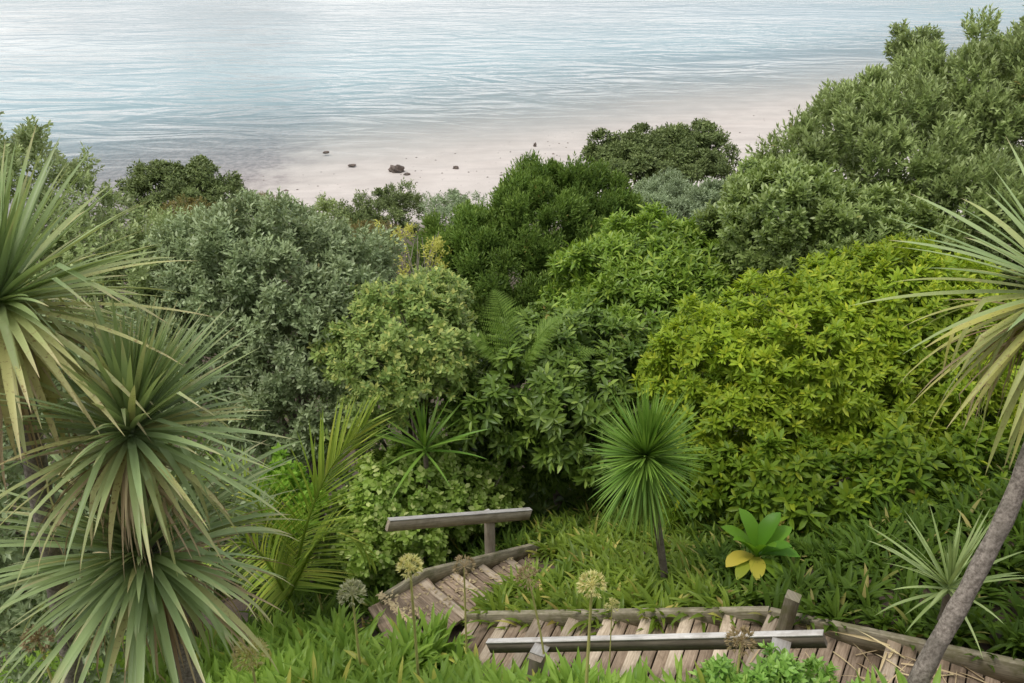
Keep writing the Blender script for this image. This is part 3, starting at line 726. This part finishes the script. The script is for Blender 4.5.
# ---- lighter shrubs around the far handrail
plant('hydrangea_shrub', 'fresh light green shrub with pale leafy tops behind the far handrail', 'shrub',
      [lobe(395, 500, 8.5, 48, 45, .6), lobe(440, 492, 8.8, 45, 34, .55), lobe(485, 495, 9., 32, 24, .45), lobe(375, 545, 8.0, 34, 32, .45), lobe(415, 540, 7.9, 30, 26, .3), lobe(442, 456, 8.9, 12, 14, .15), lobe(495, 472, 9, 18, 10, .15), lobe(405, 462, 8.7, 12, 10, .15)],
      'hedge_light', 81, .2, .14, 14, dict(n=8, slen=.08, ll=.085, lw=.058, a0=85, a1=45, curl=.15, detail=1, newp=.3), base=(-1.15, 8.3), r0=.03, upb=.4, group=TG, low=-.9)
plant('green_shrub', 'vivid green shrub behind the arching palm frond', 'shrub',
      [lobe(288, 500, 8.2, 34, 36, .5), lobe(262, 520, 8.1, 25, 26, .4)], 'bright_green', 82, .24, .16, 12, dict(n=8, slen=.1, ll=.09, lw=.045, newp=.3, detail=1), base=(-2.3, 8.2), r0=.03, group=TG)
plant('green_shrub', 'shadowy shrub filling the gap behind the cabbage trees', 'shrub',
      [lobe(60, 400, 7.4, 110, 90, .9), lobe(-20, 500, 6.2, 90, 90, .8), lobe(170, 520, 6.6, 90, 70, .6), lobe(60, 600, 5.9, 110, 60, .7)], 'silver_dark', 83, .34, .24, 14, dict(n=8, slen=.15, ll=.1, lw=.04, newp=.2), base=(-3.4, 7.2), r0=.07, group=TG, low=-.8)
plant('foreground_shrub', 'low fresh green shrub at the bottom edge in front of the lower handrail', 'shrub',
      [lobe(780, 706, 3.8, 62, 42, .3), lobe(735, 712, 3.8, 46, 34, .25), lobe(825, 722, 3.75, 46, 34, .25)], 'foreground', 84, .14, .09, 8, dict(n=9, slen=.06, ll=.075, lw=.03, a0=80, a1=30, newp=.35, detail=1), base=(1.3, 3.75), r0=.02, upb=.6, group=TG, low=-.9, inner=.5)

# ------------------------------------------------------------------ strap-leaved heads
def head(g, gd, c, axis, rng, n, L, W, tmax=115, dead_from=85, droop=(.15, .9), fold=.22, nseg=9, bias=1.0, dead=.0, kinkp=.2, prof='sword', upr=.02, cut=None, oval=False):
    k = np.arange(n); th = np.radians(tmax)*((k+.5)/n)**bias
    ph = k*2.399963 + rng.normal(size=n)*.25; th = np.abs(th + rng.normal(size=n)*.09)
    a = unit(np.asarray(axis, float)); u = unit(np.cross(a, [.2, 1, .1])); v = np.cross(a, u)
    d = a*np.cos(th)[:, None] + (u*np.cos(ph)[:, None] + v*np.sin(ph)[:, None])*np.sin(th)[:, None]
    if cut is not None: ok = cut(d); d = d[ok]; th = th[ok]; n = len(d)
    f = th/np.radians(tmax)
    L_ = L*(.75+.3*np.sin(np.clip(f*1.3, 0, 1)*PI/2))*rng.uniform(.68, 1.12, n)
    if oval: L_ = L_*(.78+.42*np.abs(d[:, 2]))
    dr = droop[0] + (droop[1]-droop[0])*f**1.5*rng.uniform(.5, 1.4, n)
    nw = np.clip((np.degrees(th)-dead_from)/25, 0, 1)*rng.uniform(.3, 1, n); nw = np.maximum(nw, (rng.uniform(size=n) < dead)*rng.uniform(.3, .8, n))
    tint = np.stack([rng.uniform(size=n), nw], 1)
    kink = (rng.uniform(size=n) < kinkp)*(f > .35)*rng.uniform(.5, 1.3, n)
    pos = np.asarray(c) + d*upr + a*(.10*(1-f))[:, None]
    add_tube(g, [np.asarray(c)-a*.12, np.asarray(c), np.asarray(c)+a*.1], [W*.6, W*.75, W*.3], 8)
    add_ribbons(g, pos, d, L_, W*rng.uniform(.8, 1.15, n), dr, tint, nseg, fold, kink, rng, prof, .5)
def cabbage(label, heads, base, trunk_path, mat, seed, W=.055, name='cabbage_tree', r=(.07, .06), thatch=60, group='cabbage trees'):
    rng = np.random.default_rng(seed)
    root = empty(name, base, label, 'tree', group)
    for h_ in heads:
        g = Geo(); head(g, None, h_['c'], h_['axis'], rng, h_['n'], h_['L'], W, **h_.get('kw', {}))
        g.build('leaf_head', M[mat], root)
        if thatch:
            g = Geo(); n = thatch; ph = rng.uniform(0, 2*PI, n); th = np.radians(rng.uniform(95, 150, n)); a = unit(np.asarray(h_['axis'], float))
            u = unit(np.cross(a, [.2, 1, .1])); v = np.cross(a, u)
            d = a*np.cos(th)[:, None] + (u*np.cos(ph)[:, None]+v*np.sin(ph)[:, None])*np.sin(th)[:, None]
            add_ribbons(g, np.asarray(h_['c'])-a*rng.uniform(.02, .2, n)[:, None], d, h_['L']*rng.uniform(.5, .95, n), W*.6*rng.uniform(.6, 1, n), rng.uniform(.3, 1.1, n),
                        np.stack([rng.uniform(size=n), rng.uniform(size=n)], 1), 7, .3, (rng.uniform(size=n) < .4)*.8, rng, 'sword', 1.5)
            g.build('dead_leaves', M['cordyline_thatch'], root)
    for k, tp in enumerate(trunk_path):
        g = Geo(); tp = np.asarray(tp, float)
        # smooth path with rings
        t = np.linspace(0, len(tp)-1, 26); pp = np.stack([np.interp(t, range(len(tp)), tp[:, q]) for q in range(3)], 1)
        for _ in range(4): pp[1:-1] = (pp[:-2]+pp[1:-1]*2+pp[2:])/4
        add_tube(g, pp, np.linspace(r[0], r[1], len(pp))*(1+.05*np.sin(np.arange(len(pp))*2.3)), 14, True, .05, seed+k)
        g.build('trunk', M['bark_grey'], root, smooth=True)
    return root
def gbase(x, y, dz=0): return np.array([x, y, float(ground_z(x, y))+dz])
# left: three heads, one above the other
c1 = PD(2, 312, 4.5); b1 = gbase(-3.3, 4.4)
cabbage('topmost cabbage tree at the left edge, long spiky leaves with yellowed drooping ones', [dict(c=c1, axis=(.10, -.12, 1), n=270, L=.95, kw=dict(tmax=125, dead_from=60, droop=(.05, .75), kinkp=.18, dead=.04))],
        b1, [[b1-UP*.2, b1+[.1, 0, 1.2], c1-UP*.3, c1]], 'cordyline', 101, W=.048)
c2 = PD(130, 440, 4.75); b2 = gbase(-2.5, 4.6)
cabbage('middle cabbage tree at the left with grey-green leaves fanning to the right', [dict(c=c2, axis=(.34, .12, 1), n=250, L=.86, kw=dict(tmax=112, dead_from=84, droop=(.05, .7), kinkp=.3, dead=.08))],
        b2, [[b2-UP*.2, b2+[.05, 0, .8], c2-UP*.25, c2]], 'cordyline', 102, W=.042, thatch=130)
c3 = PD(150, 560, 5.3); b3 = gbase(-2.05, 4.0)
cabbage('lowest cabbage tree at the bottom left, green leaves spreading over the foreground', [dict(c=c3, axis=(.0, -.65, 1), n=240, L=1.04, kw=dict(tmax=100, dead_from=84, droop=(.15, .9), kinkp=.2, dead=.03))],
        b3, [[b3-UP*.2, b3+[0, 0, .6], c3-UP*.25, c3]], 'cordyline', 103, W=.048, thatch=170)
# right: leaning trunk, head just outside the frame
c4 = PD(1062, 300, 4.75); b4 = PD(890, 735, 5.0); b4[2] = float(ground_z(b4[0], b4[1]))
cabbage('cabbage tree leaning in at the right edge on a speckled grey trunk, pale leaves', [dict(c=c4, axis=(.0, -.1, 1), n=170, L=1.0, kw=dict(tmax=150, dead_from=78, droop=(.05, .8), kinkp=.12, dead=.02, bias=.9))],
        b4, [[b4-UP*.25, PD(915, 683, 5.0), PD(968, 590, 4.95), PD(1012, 505, 4.9), PD(1050, 400, 4.8), c4]], 'cordyline_pale', 104, W=.048, r=(.058, .046), thatch=60)
# small yuccas / cordylines
def small_head(name, label, cat, c, base, n, L, W, mat, seed, r=.04, tmax=120, axis=(0, 0, 1), droop=(.0, .3), prof='sword', trunk=True, **kw):
    rng = np.random.default_rng(seed); root = empty(name, base, label, cat, None)
    g = Geo(); head(g, None, c, axis, rng, n, L, W, tmax=tmax, droop=droop, prof=prof, **kw); g.build('leaf_head', M[mat], root)
    g = Geo(); add_tube(g, bez(np.asarray(base)-UP*.1, (np.asarray(base)+c)/2+[.03, 0, 0], c, 10), np.linspace(r*1.2, r, 10), 10, True, .05); g.build('trunk', M['bark'], root, smooth=True)
    return root
cy = PD(645, 462, 7.6); by_ = gbase(1.5, 6.2)
small_head('yucca_tree', 'round spiky green head on a short trunk behind the front steps', 'spiky plant', cy, by_, 760, .62, .02, 'yucca', 111, r=.032, tmax=172, droop=(0, .34), dead_from=138, kinkp=0, axis=(.06, -.08, 1), nseg=6, bias=.9, oval=True)
c6 = PD(425, 452, 10.2); small_head('small_cabbage_tree', 'small dark spiky plant in the shade between palm frond and glossy shrub', 'spiky plant', c6, gbase(c6[0], c6[1]+.02), 36, .80, .042, 'yucca', 112, r=.03, tmax=88, droop=(.05, .4), dead_from=200, kinkp=0)
c7 = PD(948, 592, 6.3); small_head('small_cabbage_tree', 'young yellow-green spiky plant behind the leaning grey trunk', 'spiky plant', c7, gbase(c7[0]+.02, c7[1]+.02), 56, .60, .026, 'small_cordyline', 113, r=.03, tmax=84, droop=(.05, .55), dead_from=200, kinkp=.05, axis=(-.15, 0, 1))

# ------------------------------------------------------------------ palm
def frond(g, gr, path, nleaf, ll, lw, rng, aflat=(75, 22), droop=.35, roll=None, vee=.35):
    path = np.asarray(path); n = len(path)
    add_tube(gr, path, np.linspace(.016, .003, n), 6, True)
    seg = np.linalg.norm(np.diff(path, axis=0), axis=1); cum = np.concatenate([[0], np.cumsum(seg)])
    for side in (-1, 1):
        t = np.linspace(.10, .995, nleaf); s = t*cum[-1]
        p = np.stack([np.interp(s, cum, path[:, q]) for q in range(3)], 1)
        p2 = np.stack([np.interp(np.minimum(s+.03, cum[-1]), cum, path[:, q]) for q in range(3)], 1); p1 = np.stack([np.interp(s-.03, cum, path[:, q]) for q in range(3)], 1)
        T_ = unit(p2-p1)
        sd_ = np.tile(unit(roll), (nleaf, 1)); sd_ = unit(sd_-T_*np.sum(sd_*T_, 1, keepdims=True))
        nn = np.cross(sd_, T_); nn = nn*np.sign(nn[:, 2:3]+1e-6)
        a = np.radians(aflat[0]+(aflat[1]-aflat[0])*t**.8)[:, None]
        d = T_*np.cos(a) + sd_*side*np.sin(a) + nn*vee*np.sin(a) + rng.normal(size=(nleaf, 3))*.04
        l = ll*np.interp(t, [0, .15, .5, .85, 1], [.55, .85, 1, .72, .4])*rng.uniform(.92, 1.06, nleaf)
        add_ribbons(g, p, d, l, np.full(nleaf, lw), np.full(nleaf, droop)*rng.uniform(.6, 1.3, nleaf), np.stack([rng.uniform(size=nleaf), (rng.uniform(size=nleaf) < .2)*rng.uniform(0, .7, nleaf)], 1), 6, .3, 0., rng, 'sword', .3)
pb0 = PD(290, 612, 7.3)
for dd_ in np.arange(6.5, 9.5, .02):
    pb0 = PD(290, 612, dd_)
    if pb0[2] <= float(ground_z(pb0[0], pb0[1])): break
palm = empty('palm', pb0, 'young feather palm with one tall arching frond beside the lower cabbage tree', 'palm')
rng = np.random.default_rng(121)
crown_c = pb0 + UP*.18
fr_specs = [  # end points, middle points, roll
    ([PD(290, 600, 7.3), PD(308, 515, 7.8), PD(330, 464, 7.75), PD(366, 424, 7.75)], 62, .86, 'face', (60, 16)),
    ([PD(288, 585, 7.3), PD(265, 510, 7.6), PD(235, 470, 7.8), PD(190, 470, 7.9)], 40, .55, (1, .3, .4), (75, 22)),
    ([PD(288, 590, 7.3), PD(260, 545, 7.0), PD(225, 540, 6.8), PD(190, 580, 6.6)], 36, .5, (.3, 1, .2), (75, 22)),
    ([PD(290, 588, 7.4), PD(320, 530, 8.0), PD(350, 530, 8.3), PD(372, 560, 8.5)], 34, .45, (.3, 1, .2), (75, 22)),
]
for pts, nl, ll, roll, af in fr_specs:
    pts = np.array(pts); pts[0] = crown_c; t = np.linspace(0, 3, 24); pp = np.stack([np.interp(t, range(4), pts[:, q]) for q in range(3)], 1)
    for _ in range(12): pp[1:-1] = (pp[:-2]+pp[1:-1]*2+pp[2:])/4
    if isinstance(roll, str): roll = np.cross(unit(pp[-1]-pp[4]), unit(pp[12]))
    g = Geo(); gr = Geo(); frond(g, gr, pp, nl, ll, .027 if nl > 50 else .022, rng, af, .16 if nl > 50 else .35, roll, .0 if nl > 50 else .25)
    fo = g.build('frond', M['palm'], palm); gr.build('midrib', M['palm'], fo)
g = Geo(); add_tube(g, bez(pb0-UP*.1, (pb0+crown_c)/2+[.05, 0, 0], crown_c, 8), np.linspace(.035, .02, 8), 10, True, .08); g.build('trunk', M['palm'], palm, smooth=True)

# tree fern between pale shrub and glossy shrub
fc = PD(515, 385, 10.9); fb = gbase(fc[0], fc[1]); rng = np.random.default_rng(131)
fern = empty('tree_fern', fb, 'tree fern with feathered fronds above the glossy dark shrub', 'fern')
ends = [(494, 290, 10.7, 1), (562, 318, 10.6, 1), (462, 335, 10.6, 1), (600, 352, 10.8, 1), (535, 325, 12.3, 1), (575, 340, 12, 1)]
for ex, ey, ed, _ in ends:
    e = PD(ex, ey, ed); mid = (fc+e)/2 + UP*.35
    pp = bez(fc, mid, e, 20); g = Geo(); gr = Geo(); add_tube(gr, pp, np.linspace(.014, .003, 20), 5, True)
    npn = 26; t = np.linspace(.12, .99, npn); idx = t*19
    p = np.stack([np.interp(idx, range(20), pp[:, q]) for q in range(3)], 1); T_ = unit(np.stack([np.interp(np.minimum(idx+.5, 19), range(20), pp[:, q]) for q in range(3)], 1)-np.stack([np.interp(idx-.5, range(20), pp[:, q]) for q in range(3)], 1))
    sd_ = unit(np.cross(T_, UP)); 
    for side in (-1, 1):
        d = unit(T_*.45 + sd_*side + rng.normal(size=(npn, 3))*.03)
        l = .36*np.interp(t, [0, .2, .55, 1], [.4, .85, 1, .12])
        # pinna as a row of small leaflets
        for q in range(11):
            u_ = (q+.7)/11; pos = p + d*(l*u_)[:, None] - UP*(.10*u_*u_*l)[:, None]
            for s2 in (-1, 1):
                ld = unit(d*.45 + T_*s2); w_ = l*.20*np.interp(u_, [0, .3, 1], [.9, 1, .25])
                add_leaves(g, pos, ld, np.tile(UP, (npn, 1)), w_, w_*.42, np.stack([rng.uniform(size=npn), rng.uniform(size=npn)*.3], 1), .1, 0)
    fo = g.build('frond', M['fern'], fern); gr.build('midrib', M['fern'], fo)
g = Geo(); add_tube(g, bez(fb-UP*.1, (fb+fc)/2, fc, 6), np.linspace(.09, .07, 6), 9, True, .1); g.build('trunk', M['bark'], fern, smooth=True)

# ------------------------------------------------------------------ big-leaved plant
cb_ = PD(757, 556, 7.75); bb = gbase(cb_[0], cb_[1]); rng = np.random.default_rng(141)
bl = empty('broadleaf_plant', bb, 'low plant with big oval leaves, two of them yellow, below the lime shrub', 'plant')
cb_ = bb + UP*.32
specs = [(-.85, -.55, .25, .36, .16, 1), (-.25, -.95, .2, .34, .15, .75), (.35, -.9, .2, .44, .15, .12), (-.6, -.8, .1, .36, .13, .35), (.75, -.4, .5, .40, .15, 0), (-.7, .3, .8, .4, .16, 0), (-.2, .3, 1, .46, .17, 0), (.3, .2, 1.1, .44, .17, 0), (.7, .3, .9, .4, .16, 0), (-.45, -.2, .9, .42, .16, 0), (.1, -.4, 1, .4, .15, 0), (.5, -.3, .95, .36, .15, 0)]
for dx, dy, dz, l, w_, nw in specs:
    g = Geo(); add_ribbons(g, np.array([cb_+rng.normal(size=3)*.015]), np.array([[dx, dy, dz+.25]]), [l*1.05], [w_], [.9], np.array([[rng.uniform(), nw]]), 10, .12, 0., rng, 'oval', .2)
    lo = g.build('leaf', M['bigleaf'], bl)
    if nw > .5: lo['label'] = 'yellowed leaf'
g = Geo(); add_tube(g, [bb-UP*.05, bb+UP*.17, cb_], [.03, .025, .02], 8); g.build('stem', M['stalk'], bl)

# ------------------------------------------------------------------ strap-leaved ground cover (uncountable)
def in_poly(x, y, poly):
    inside = np.zeros(len(x), bool); n = len(poly)
    for k in range(n):
        x1, y1 = poly[k]; x2, y2 = poly[(k+1) % n]
        c_ = ((y1 > y) != (y2 > y)) & (x < (x2-x1)*(y-y1)/(y2-y1+1e-12)+x1); inside ^= c_
    return inside
def bed(label, poly, dens, per, L, W, mat, seed, droop=(.5, 1.5), spread=.75, margin=.0, prof='strap', nseg=6, dead=.04):
    rng = np.random.default_rng(seed); poly = [np.asarray(p)[:2] for p in poly]
    xs_ = [p[0] for p in poly]; ys_ = [p[1] for p in poly]
    area = (max(xs_)-min(xs_))*(max(ys_)-min(ys_)); n = int(area*dens)
    x = rng.uniform(min(xs_), max(xs_), n); y = rng.uniform(min(ys_), max(ys_), n)
    ok = in_poly(x, y, poly)
    for f in FOOT: ok &= ~in_poly(x, y, f)
    x, y = x[ok], y[ok]; n = len(x)
    idx = np.repeat(np.arange(n), per)
    base = np.stack([x[idx]+rng.normal(size=len(idx))*.02, y[idx]+rng.normal(size=len(idx))*.02, np.zeros(len(idx))], 1)
    base[:, 2] = ground_z(base[:, 0], base[:, 1])-.01
    ph = rng.uniform(0, 2*PI, len(idx)); sp_ = rng.uniform(.1, spread, len(idx))
    hs_ = rng.uniform(.7, 1.2, n)[idx]
    d = np.stack([np.cos(ph)*sp_, np.sin(ph)*sp_, np.ones(len(idx))], 1)
    tint = np.stack([np.clip(rng.uniform(size=n)[idx]*.5+rng.uniform(size=len(idx))*.5, 0, 1), (rng.uniform(size=len(idx)) < dead)*rng.uniform(.4, 1, len(idx))], 1)
    g = Geo(); add_ribbons(g, base, d, L*hs_*rng.uniform(.75, 1.15, len(idx)), W*rng.uniform(.75, 1.2, len(idx)), rng.uniform(droop[0], droop[1], len(idx)), tint, nseg, .2, 0., rng, prof, .6)
    o = g.build('ground_cover', M[mat]); tag(o, label, 'ground cover', kind='stuff'); return o
nA = P1+perA*(WID+.02)-dA*.1; nB = P2+perA*(WID+.32)
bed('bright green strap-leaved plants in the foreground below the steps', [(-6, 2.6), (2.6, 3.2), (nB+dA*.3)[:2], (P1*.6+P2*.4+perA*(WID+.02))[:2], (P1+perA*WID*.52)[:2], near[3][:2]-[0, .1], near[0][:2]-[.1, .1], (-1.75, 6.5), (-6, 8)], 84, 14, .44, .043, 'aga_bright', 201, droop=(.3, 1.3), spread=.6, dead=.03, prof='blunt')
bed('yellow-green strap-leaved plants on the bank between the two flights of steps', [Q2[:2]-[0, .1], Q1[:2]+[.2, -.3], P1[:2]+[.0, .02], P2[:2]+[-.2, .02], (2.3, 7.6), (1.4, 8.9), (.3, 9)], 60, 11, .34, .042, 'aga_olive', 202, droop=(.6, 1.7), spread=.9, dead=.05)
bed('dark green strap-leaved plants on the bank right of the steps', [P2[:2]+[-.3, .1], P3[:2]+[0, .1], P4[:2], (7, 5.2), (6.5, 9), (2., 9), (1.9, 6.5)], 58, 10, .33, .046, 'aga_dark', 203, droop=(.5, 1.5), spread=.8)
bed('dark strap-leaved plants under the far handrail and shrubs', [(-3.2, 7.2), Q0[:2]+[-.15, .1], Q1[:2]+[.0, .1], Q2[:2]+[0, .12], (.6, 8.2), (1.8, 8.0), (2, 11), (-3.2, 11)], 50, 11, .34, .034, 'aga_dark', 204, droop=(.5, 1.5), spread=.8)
# undergrowth of the slope below the shrubs
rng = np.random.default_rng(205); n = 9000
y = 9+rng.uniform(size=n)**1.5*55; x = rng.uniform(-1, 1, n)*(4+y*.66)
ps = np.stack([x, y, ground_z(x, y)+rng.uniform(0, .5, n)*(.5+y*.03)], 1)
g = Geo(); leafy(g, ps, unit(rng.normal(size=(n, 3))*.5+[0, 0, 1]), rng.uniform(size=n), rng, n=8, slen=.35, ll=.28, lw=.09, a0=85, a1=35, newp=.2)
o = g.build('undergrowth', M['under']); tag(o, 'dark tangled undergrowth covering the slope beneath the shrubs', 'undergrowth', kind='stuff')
# dry twigs and fallen leaves on the right-hand steps
rng = np.random.default_rng(206); n = 150
a = rng.uniform(0.02, 1.7, n)[:, None]; b_ = rng.uniform(.05, .95, n)[:, None]
pos = P2 + (P3-P2)*a + perB*b_
zz = np.floor(a[:, 0]*2/.96)  # tread index
rzB = ((P2+(P3-P2)*.96*2)[2]-P2[2])/4
pos[:, 2] = P2[2] + rzB*zz-.015+.012
ph = rng.uniform(0, 2*PI, n)
g = Geo(); add_ribbons(g, pos, np.stack([np.cos(ph), np.sin(ph), rng.uniform(.02, .3, n)], 1), rng.uniform(.12, .5, n), rng.uniform(.008, .022, n), rng.uniform(.1, .7, n), np.stack([rng.uniform(size=n), rng.uniform(size=n)], 1), 5, .3, 0., rng, 'sword', 2)
o = g.build('leaf_litter', M['cordyline_thatch']); tag(o, 'dry fallen leaves and twigs scattered on the right-hand steps', 'leaf litter', kind='stuff')
rng = np.random.default_rng(207); n = 420
t = rng.uniform(-.9, 1, n)[:, None]; pos = Q1 + (Q2-Q1)*[1, 1, 0]*np.clip(t, -.35, 1) + per2*rng.uniform(.03, .5, (n, 1)); k_ = np.floor(np.clip(t[:, 0], -.35, .999)*n2)
pos[:, 2] = LZ + rz*(k_+1)+.006
ph = rng.uniform(0, 2*PI, n)
g = Geo(); add_leaves(g, pos, np.stack([np.cos(ph), np.sin(ph), rng.uniform(0, .2, n)], 1), np.tile(UP, (n, 1)), rng.uniform(.03, .07, n), rng.uniform(.015, .03, n), np.stack([rng.uniform(size=n), rng.uniform(size=n)], 1), .1, 0)
o = g.build('leaf_litter', M['cordyline_thatch']); tag(o, 'brown fallen leaves lying on the far flight of steps', 'leaf litter', kind='stuff')

# ------------------------------------------------------------------ flower stalks
def flower(px, py, d, rad, label, mat, seed, lean=(0, 0), foot=None, n=60, sr=.011):
    rng = np.random.default_rng(seed); c = PD(px, py, d); bx, by = c[0]+lean[0], c[1]+lean[1]
    b_ = gbase(bx, by); root = empty('flower_stalk', b_, label, 'flower', 'agapanthus flower stalks')
    g = Geo(); add_tube(g, bez(b_-UP*.03, (b_+c)/2+[lean[0]*.3, 0, 0], c, 12), np.linspace(sr*1.3, sr*.8, 12), 7, True); g.build('stalk', M['stalk'], root, smooth=True)
    g = Geo(); dd = rand_dirs(rng, n); dd[:, 2] = np.abs(dd[:, 2])*1.15-.35; dd = unit(dd)
    tint = np.stack([rng.uniform(size=n), rng.uniform(size=n)*.5], 1)
    add_ribbons(g, np.tile(c, (n, 1)), dd, np.full(n, rad*.72), np.full(n, .004), rng.uniform(-.1, .3, n), tint, 3, .3, 0., rng, 'blunt')
    tips = c + dd*rad*.68
    for q in range(4):
        ld = unit(dd + rand_dirs(rng, n)*.55); add_leaves(g, tips, ld, rand_dirs(rng, n), rad*rng.uniform(.28, .5, n), rad*.13*np.ones(n), tint, .1, 0)
    g.build('flower_head', M[mat], root)
flower(410, 567, 6.5, .104, 'straight cream flower head on a tall stalk below the far handrail', 'floret', 301, (.0, .05), n=80)
flower(592, 585, 5.3, .093, 'cream flower head on a tall yellow stalk crossing the lower handrail', 'floret', 302, (.0, .0), n=70)
flower(528, 578, 6.6, .10, 'thin reddish-stalked flower head leaning right toward the handrail', 'floret_brown', 303, (.2, -.1), n=40, sr=.009)
flower(464, 566, 7.4, .10, 'faded brown flower head on a thin stalk before the far steps', 'floret_brown', 304, (.0, -.05), n=40, sr=.009)
flower(741, 641, 5.35, .10, 'brown dried flower head just in front of the lower handrail', 'floret_brown', 305, (.0, -.1), n=70, sr=.009)
flower(352, 594, 7.2, .12, 'grey-green round seed head left of the landing', 'floret_grey', 306, (0, 0), n=90)
flower(250, 655, 5.6, .12, 'yellow-green seed head near the tips of the lowest cabbage tree', 'floret', 307, (0, 0), n=80)
flower(612, 606, 6.3, .06, 'small pale flower cluster right of the cream flower head', 'floret', 308, (0.02, 0), n=40, sr=.005)
#flower(838, 574, 6.6, .07, 'small brown dry flower head in the dark bank right of the big-leaved plant', 'floret_brown', 309, (.1, 0), n=40, sr=.005)
flower(38, 640, 4.9, .09, 'brown dry flower head among the lowest cabbage tree leaves', 'floret_brown', 310, (0, 0), n=60, sr=.009)

# ------------------------------------------------------------------ things on the beach
def rock(px, py, wpx, hpx, label, seed, name='rock', mat='rock'):
    rng = np.random.default_rng(seed); sy = (py-341.5)/FPX; c = P(px, py, 80.)
    # slide along the ray until it meets the beach
    for Yt in np.arange(66, 140, .25):
        c = P(px, py, Yt)
        if c[2] <= max(float(ground_z(c[0], c[1])), SEA): break
    sc = FPX/(c[1]*CP-c[2]*SP); import bmesh
    bm = bmesh.new(); bmesh.ops.create_icosphere(bm, subdivisions=3, radius=1)
    w_, h_ = wpx/sc/2, hpx/sc/2*1.15
    for v in bm.verts:
        k = 1+.25*math.sin(v.co.x*3+seed)*math.cos(v.co.y*4+seed*2)+.16*math.sin(v.co.z*7+v.co.x*5)
        v.co = Vector((v.co.x*w_*k, v.co.y*w_*.8*k, v.co.z*h_*k))
    me = bpy.data.meshes.new(name); bm.to_mesh(me); bm.free(); me.materials.append(M[mat])
    o = bpy.data.objects.new(name, me); col.objects.link(o); o.location = (float(c[0]), float(c[1]), float(max(c[2], SEA))+h_*.3)
    tag(o, label, 'rock', 'rocks on the beach'); return o
rock(397, 172, 14, 9, 'largest brown rock lying on the pale beach', 1)
rock(407, 175, 6, 3, 'small flat stone touching the right side of the largest beach rock', 2)
rock(456, 169, 6, 4, 'small dark stone on the beach right of the largest rock', 3)
rock(535, 146, 3, 4, 'tiny upright dark stone in the shallows above the central tree', 4)
rock(352, 166, 8, 2, 'thin flat stone in the shallows left of the largest rock', 5)
rock(326, 153, 6, 2, 'tiny flat stone farthest left in the middle shallows', 6)
rock(700, 154, 7, 3, 'dark stone on the beach above the small far round tree', 7)

rng = np.random.default_rng(401); n = 900
x = rng.uniform(-55, 55, n); y = 91 + .58*x - np.abs(rng.normal(size=n))*14 + rng.uniform(-6, 9, n)
ok = (y > 68) & ((x < -18) | (rng.uniform(size=n) < .45)); x, y = x[ok], y[ok]; n = len(x)
ps = np.stack([x, y, ground_z(x, y)+.01], 1); g = Geo(); ph = rng.uniform(0, 2*PI, n); rr = rng.uniform(.04, .15, n)*np.where(rng.uniform(size=n) < .08, 2, 1)
ring = []
for k in range(6):
    a = ph+k*PI/3; w_ = rr*rng.uniform(.7, 1.2, n); ring.append(ps+np.stack([np.cos(a)*w_, np.sin(a)*w_*.7, np.zeros(n)], 1))
top = ps+np.stack([np.zeros(n), np.zeros(n), rr*.55], 1)
V = np.stack(ring+[top], 1); F = np.array([[k, (k+1) % 6, 6] for k in range(6)]); F = (np.arange(n)[:, None, None]*7+F[None]).reshape(-1, 3)
g.add(V, F, 3); o = g.build('pebbles', M['rock']); tag(o, 'scattered pebbles and weed along the water line of the beach', 'pebbles', kind='stuff')
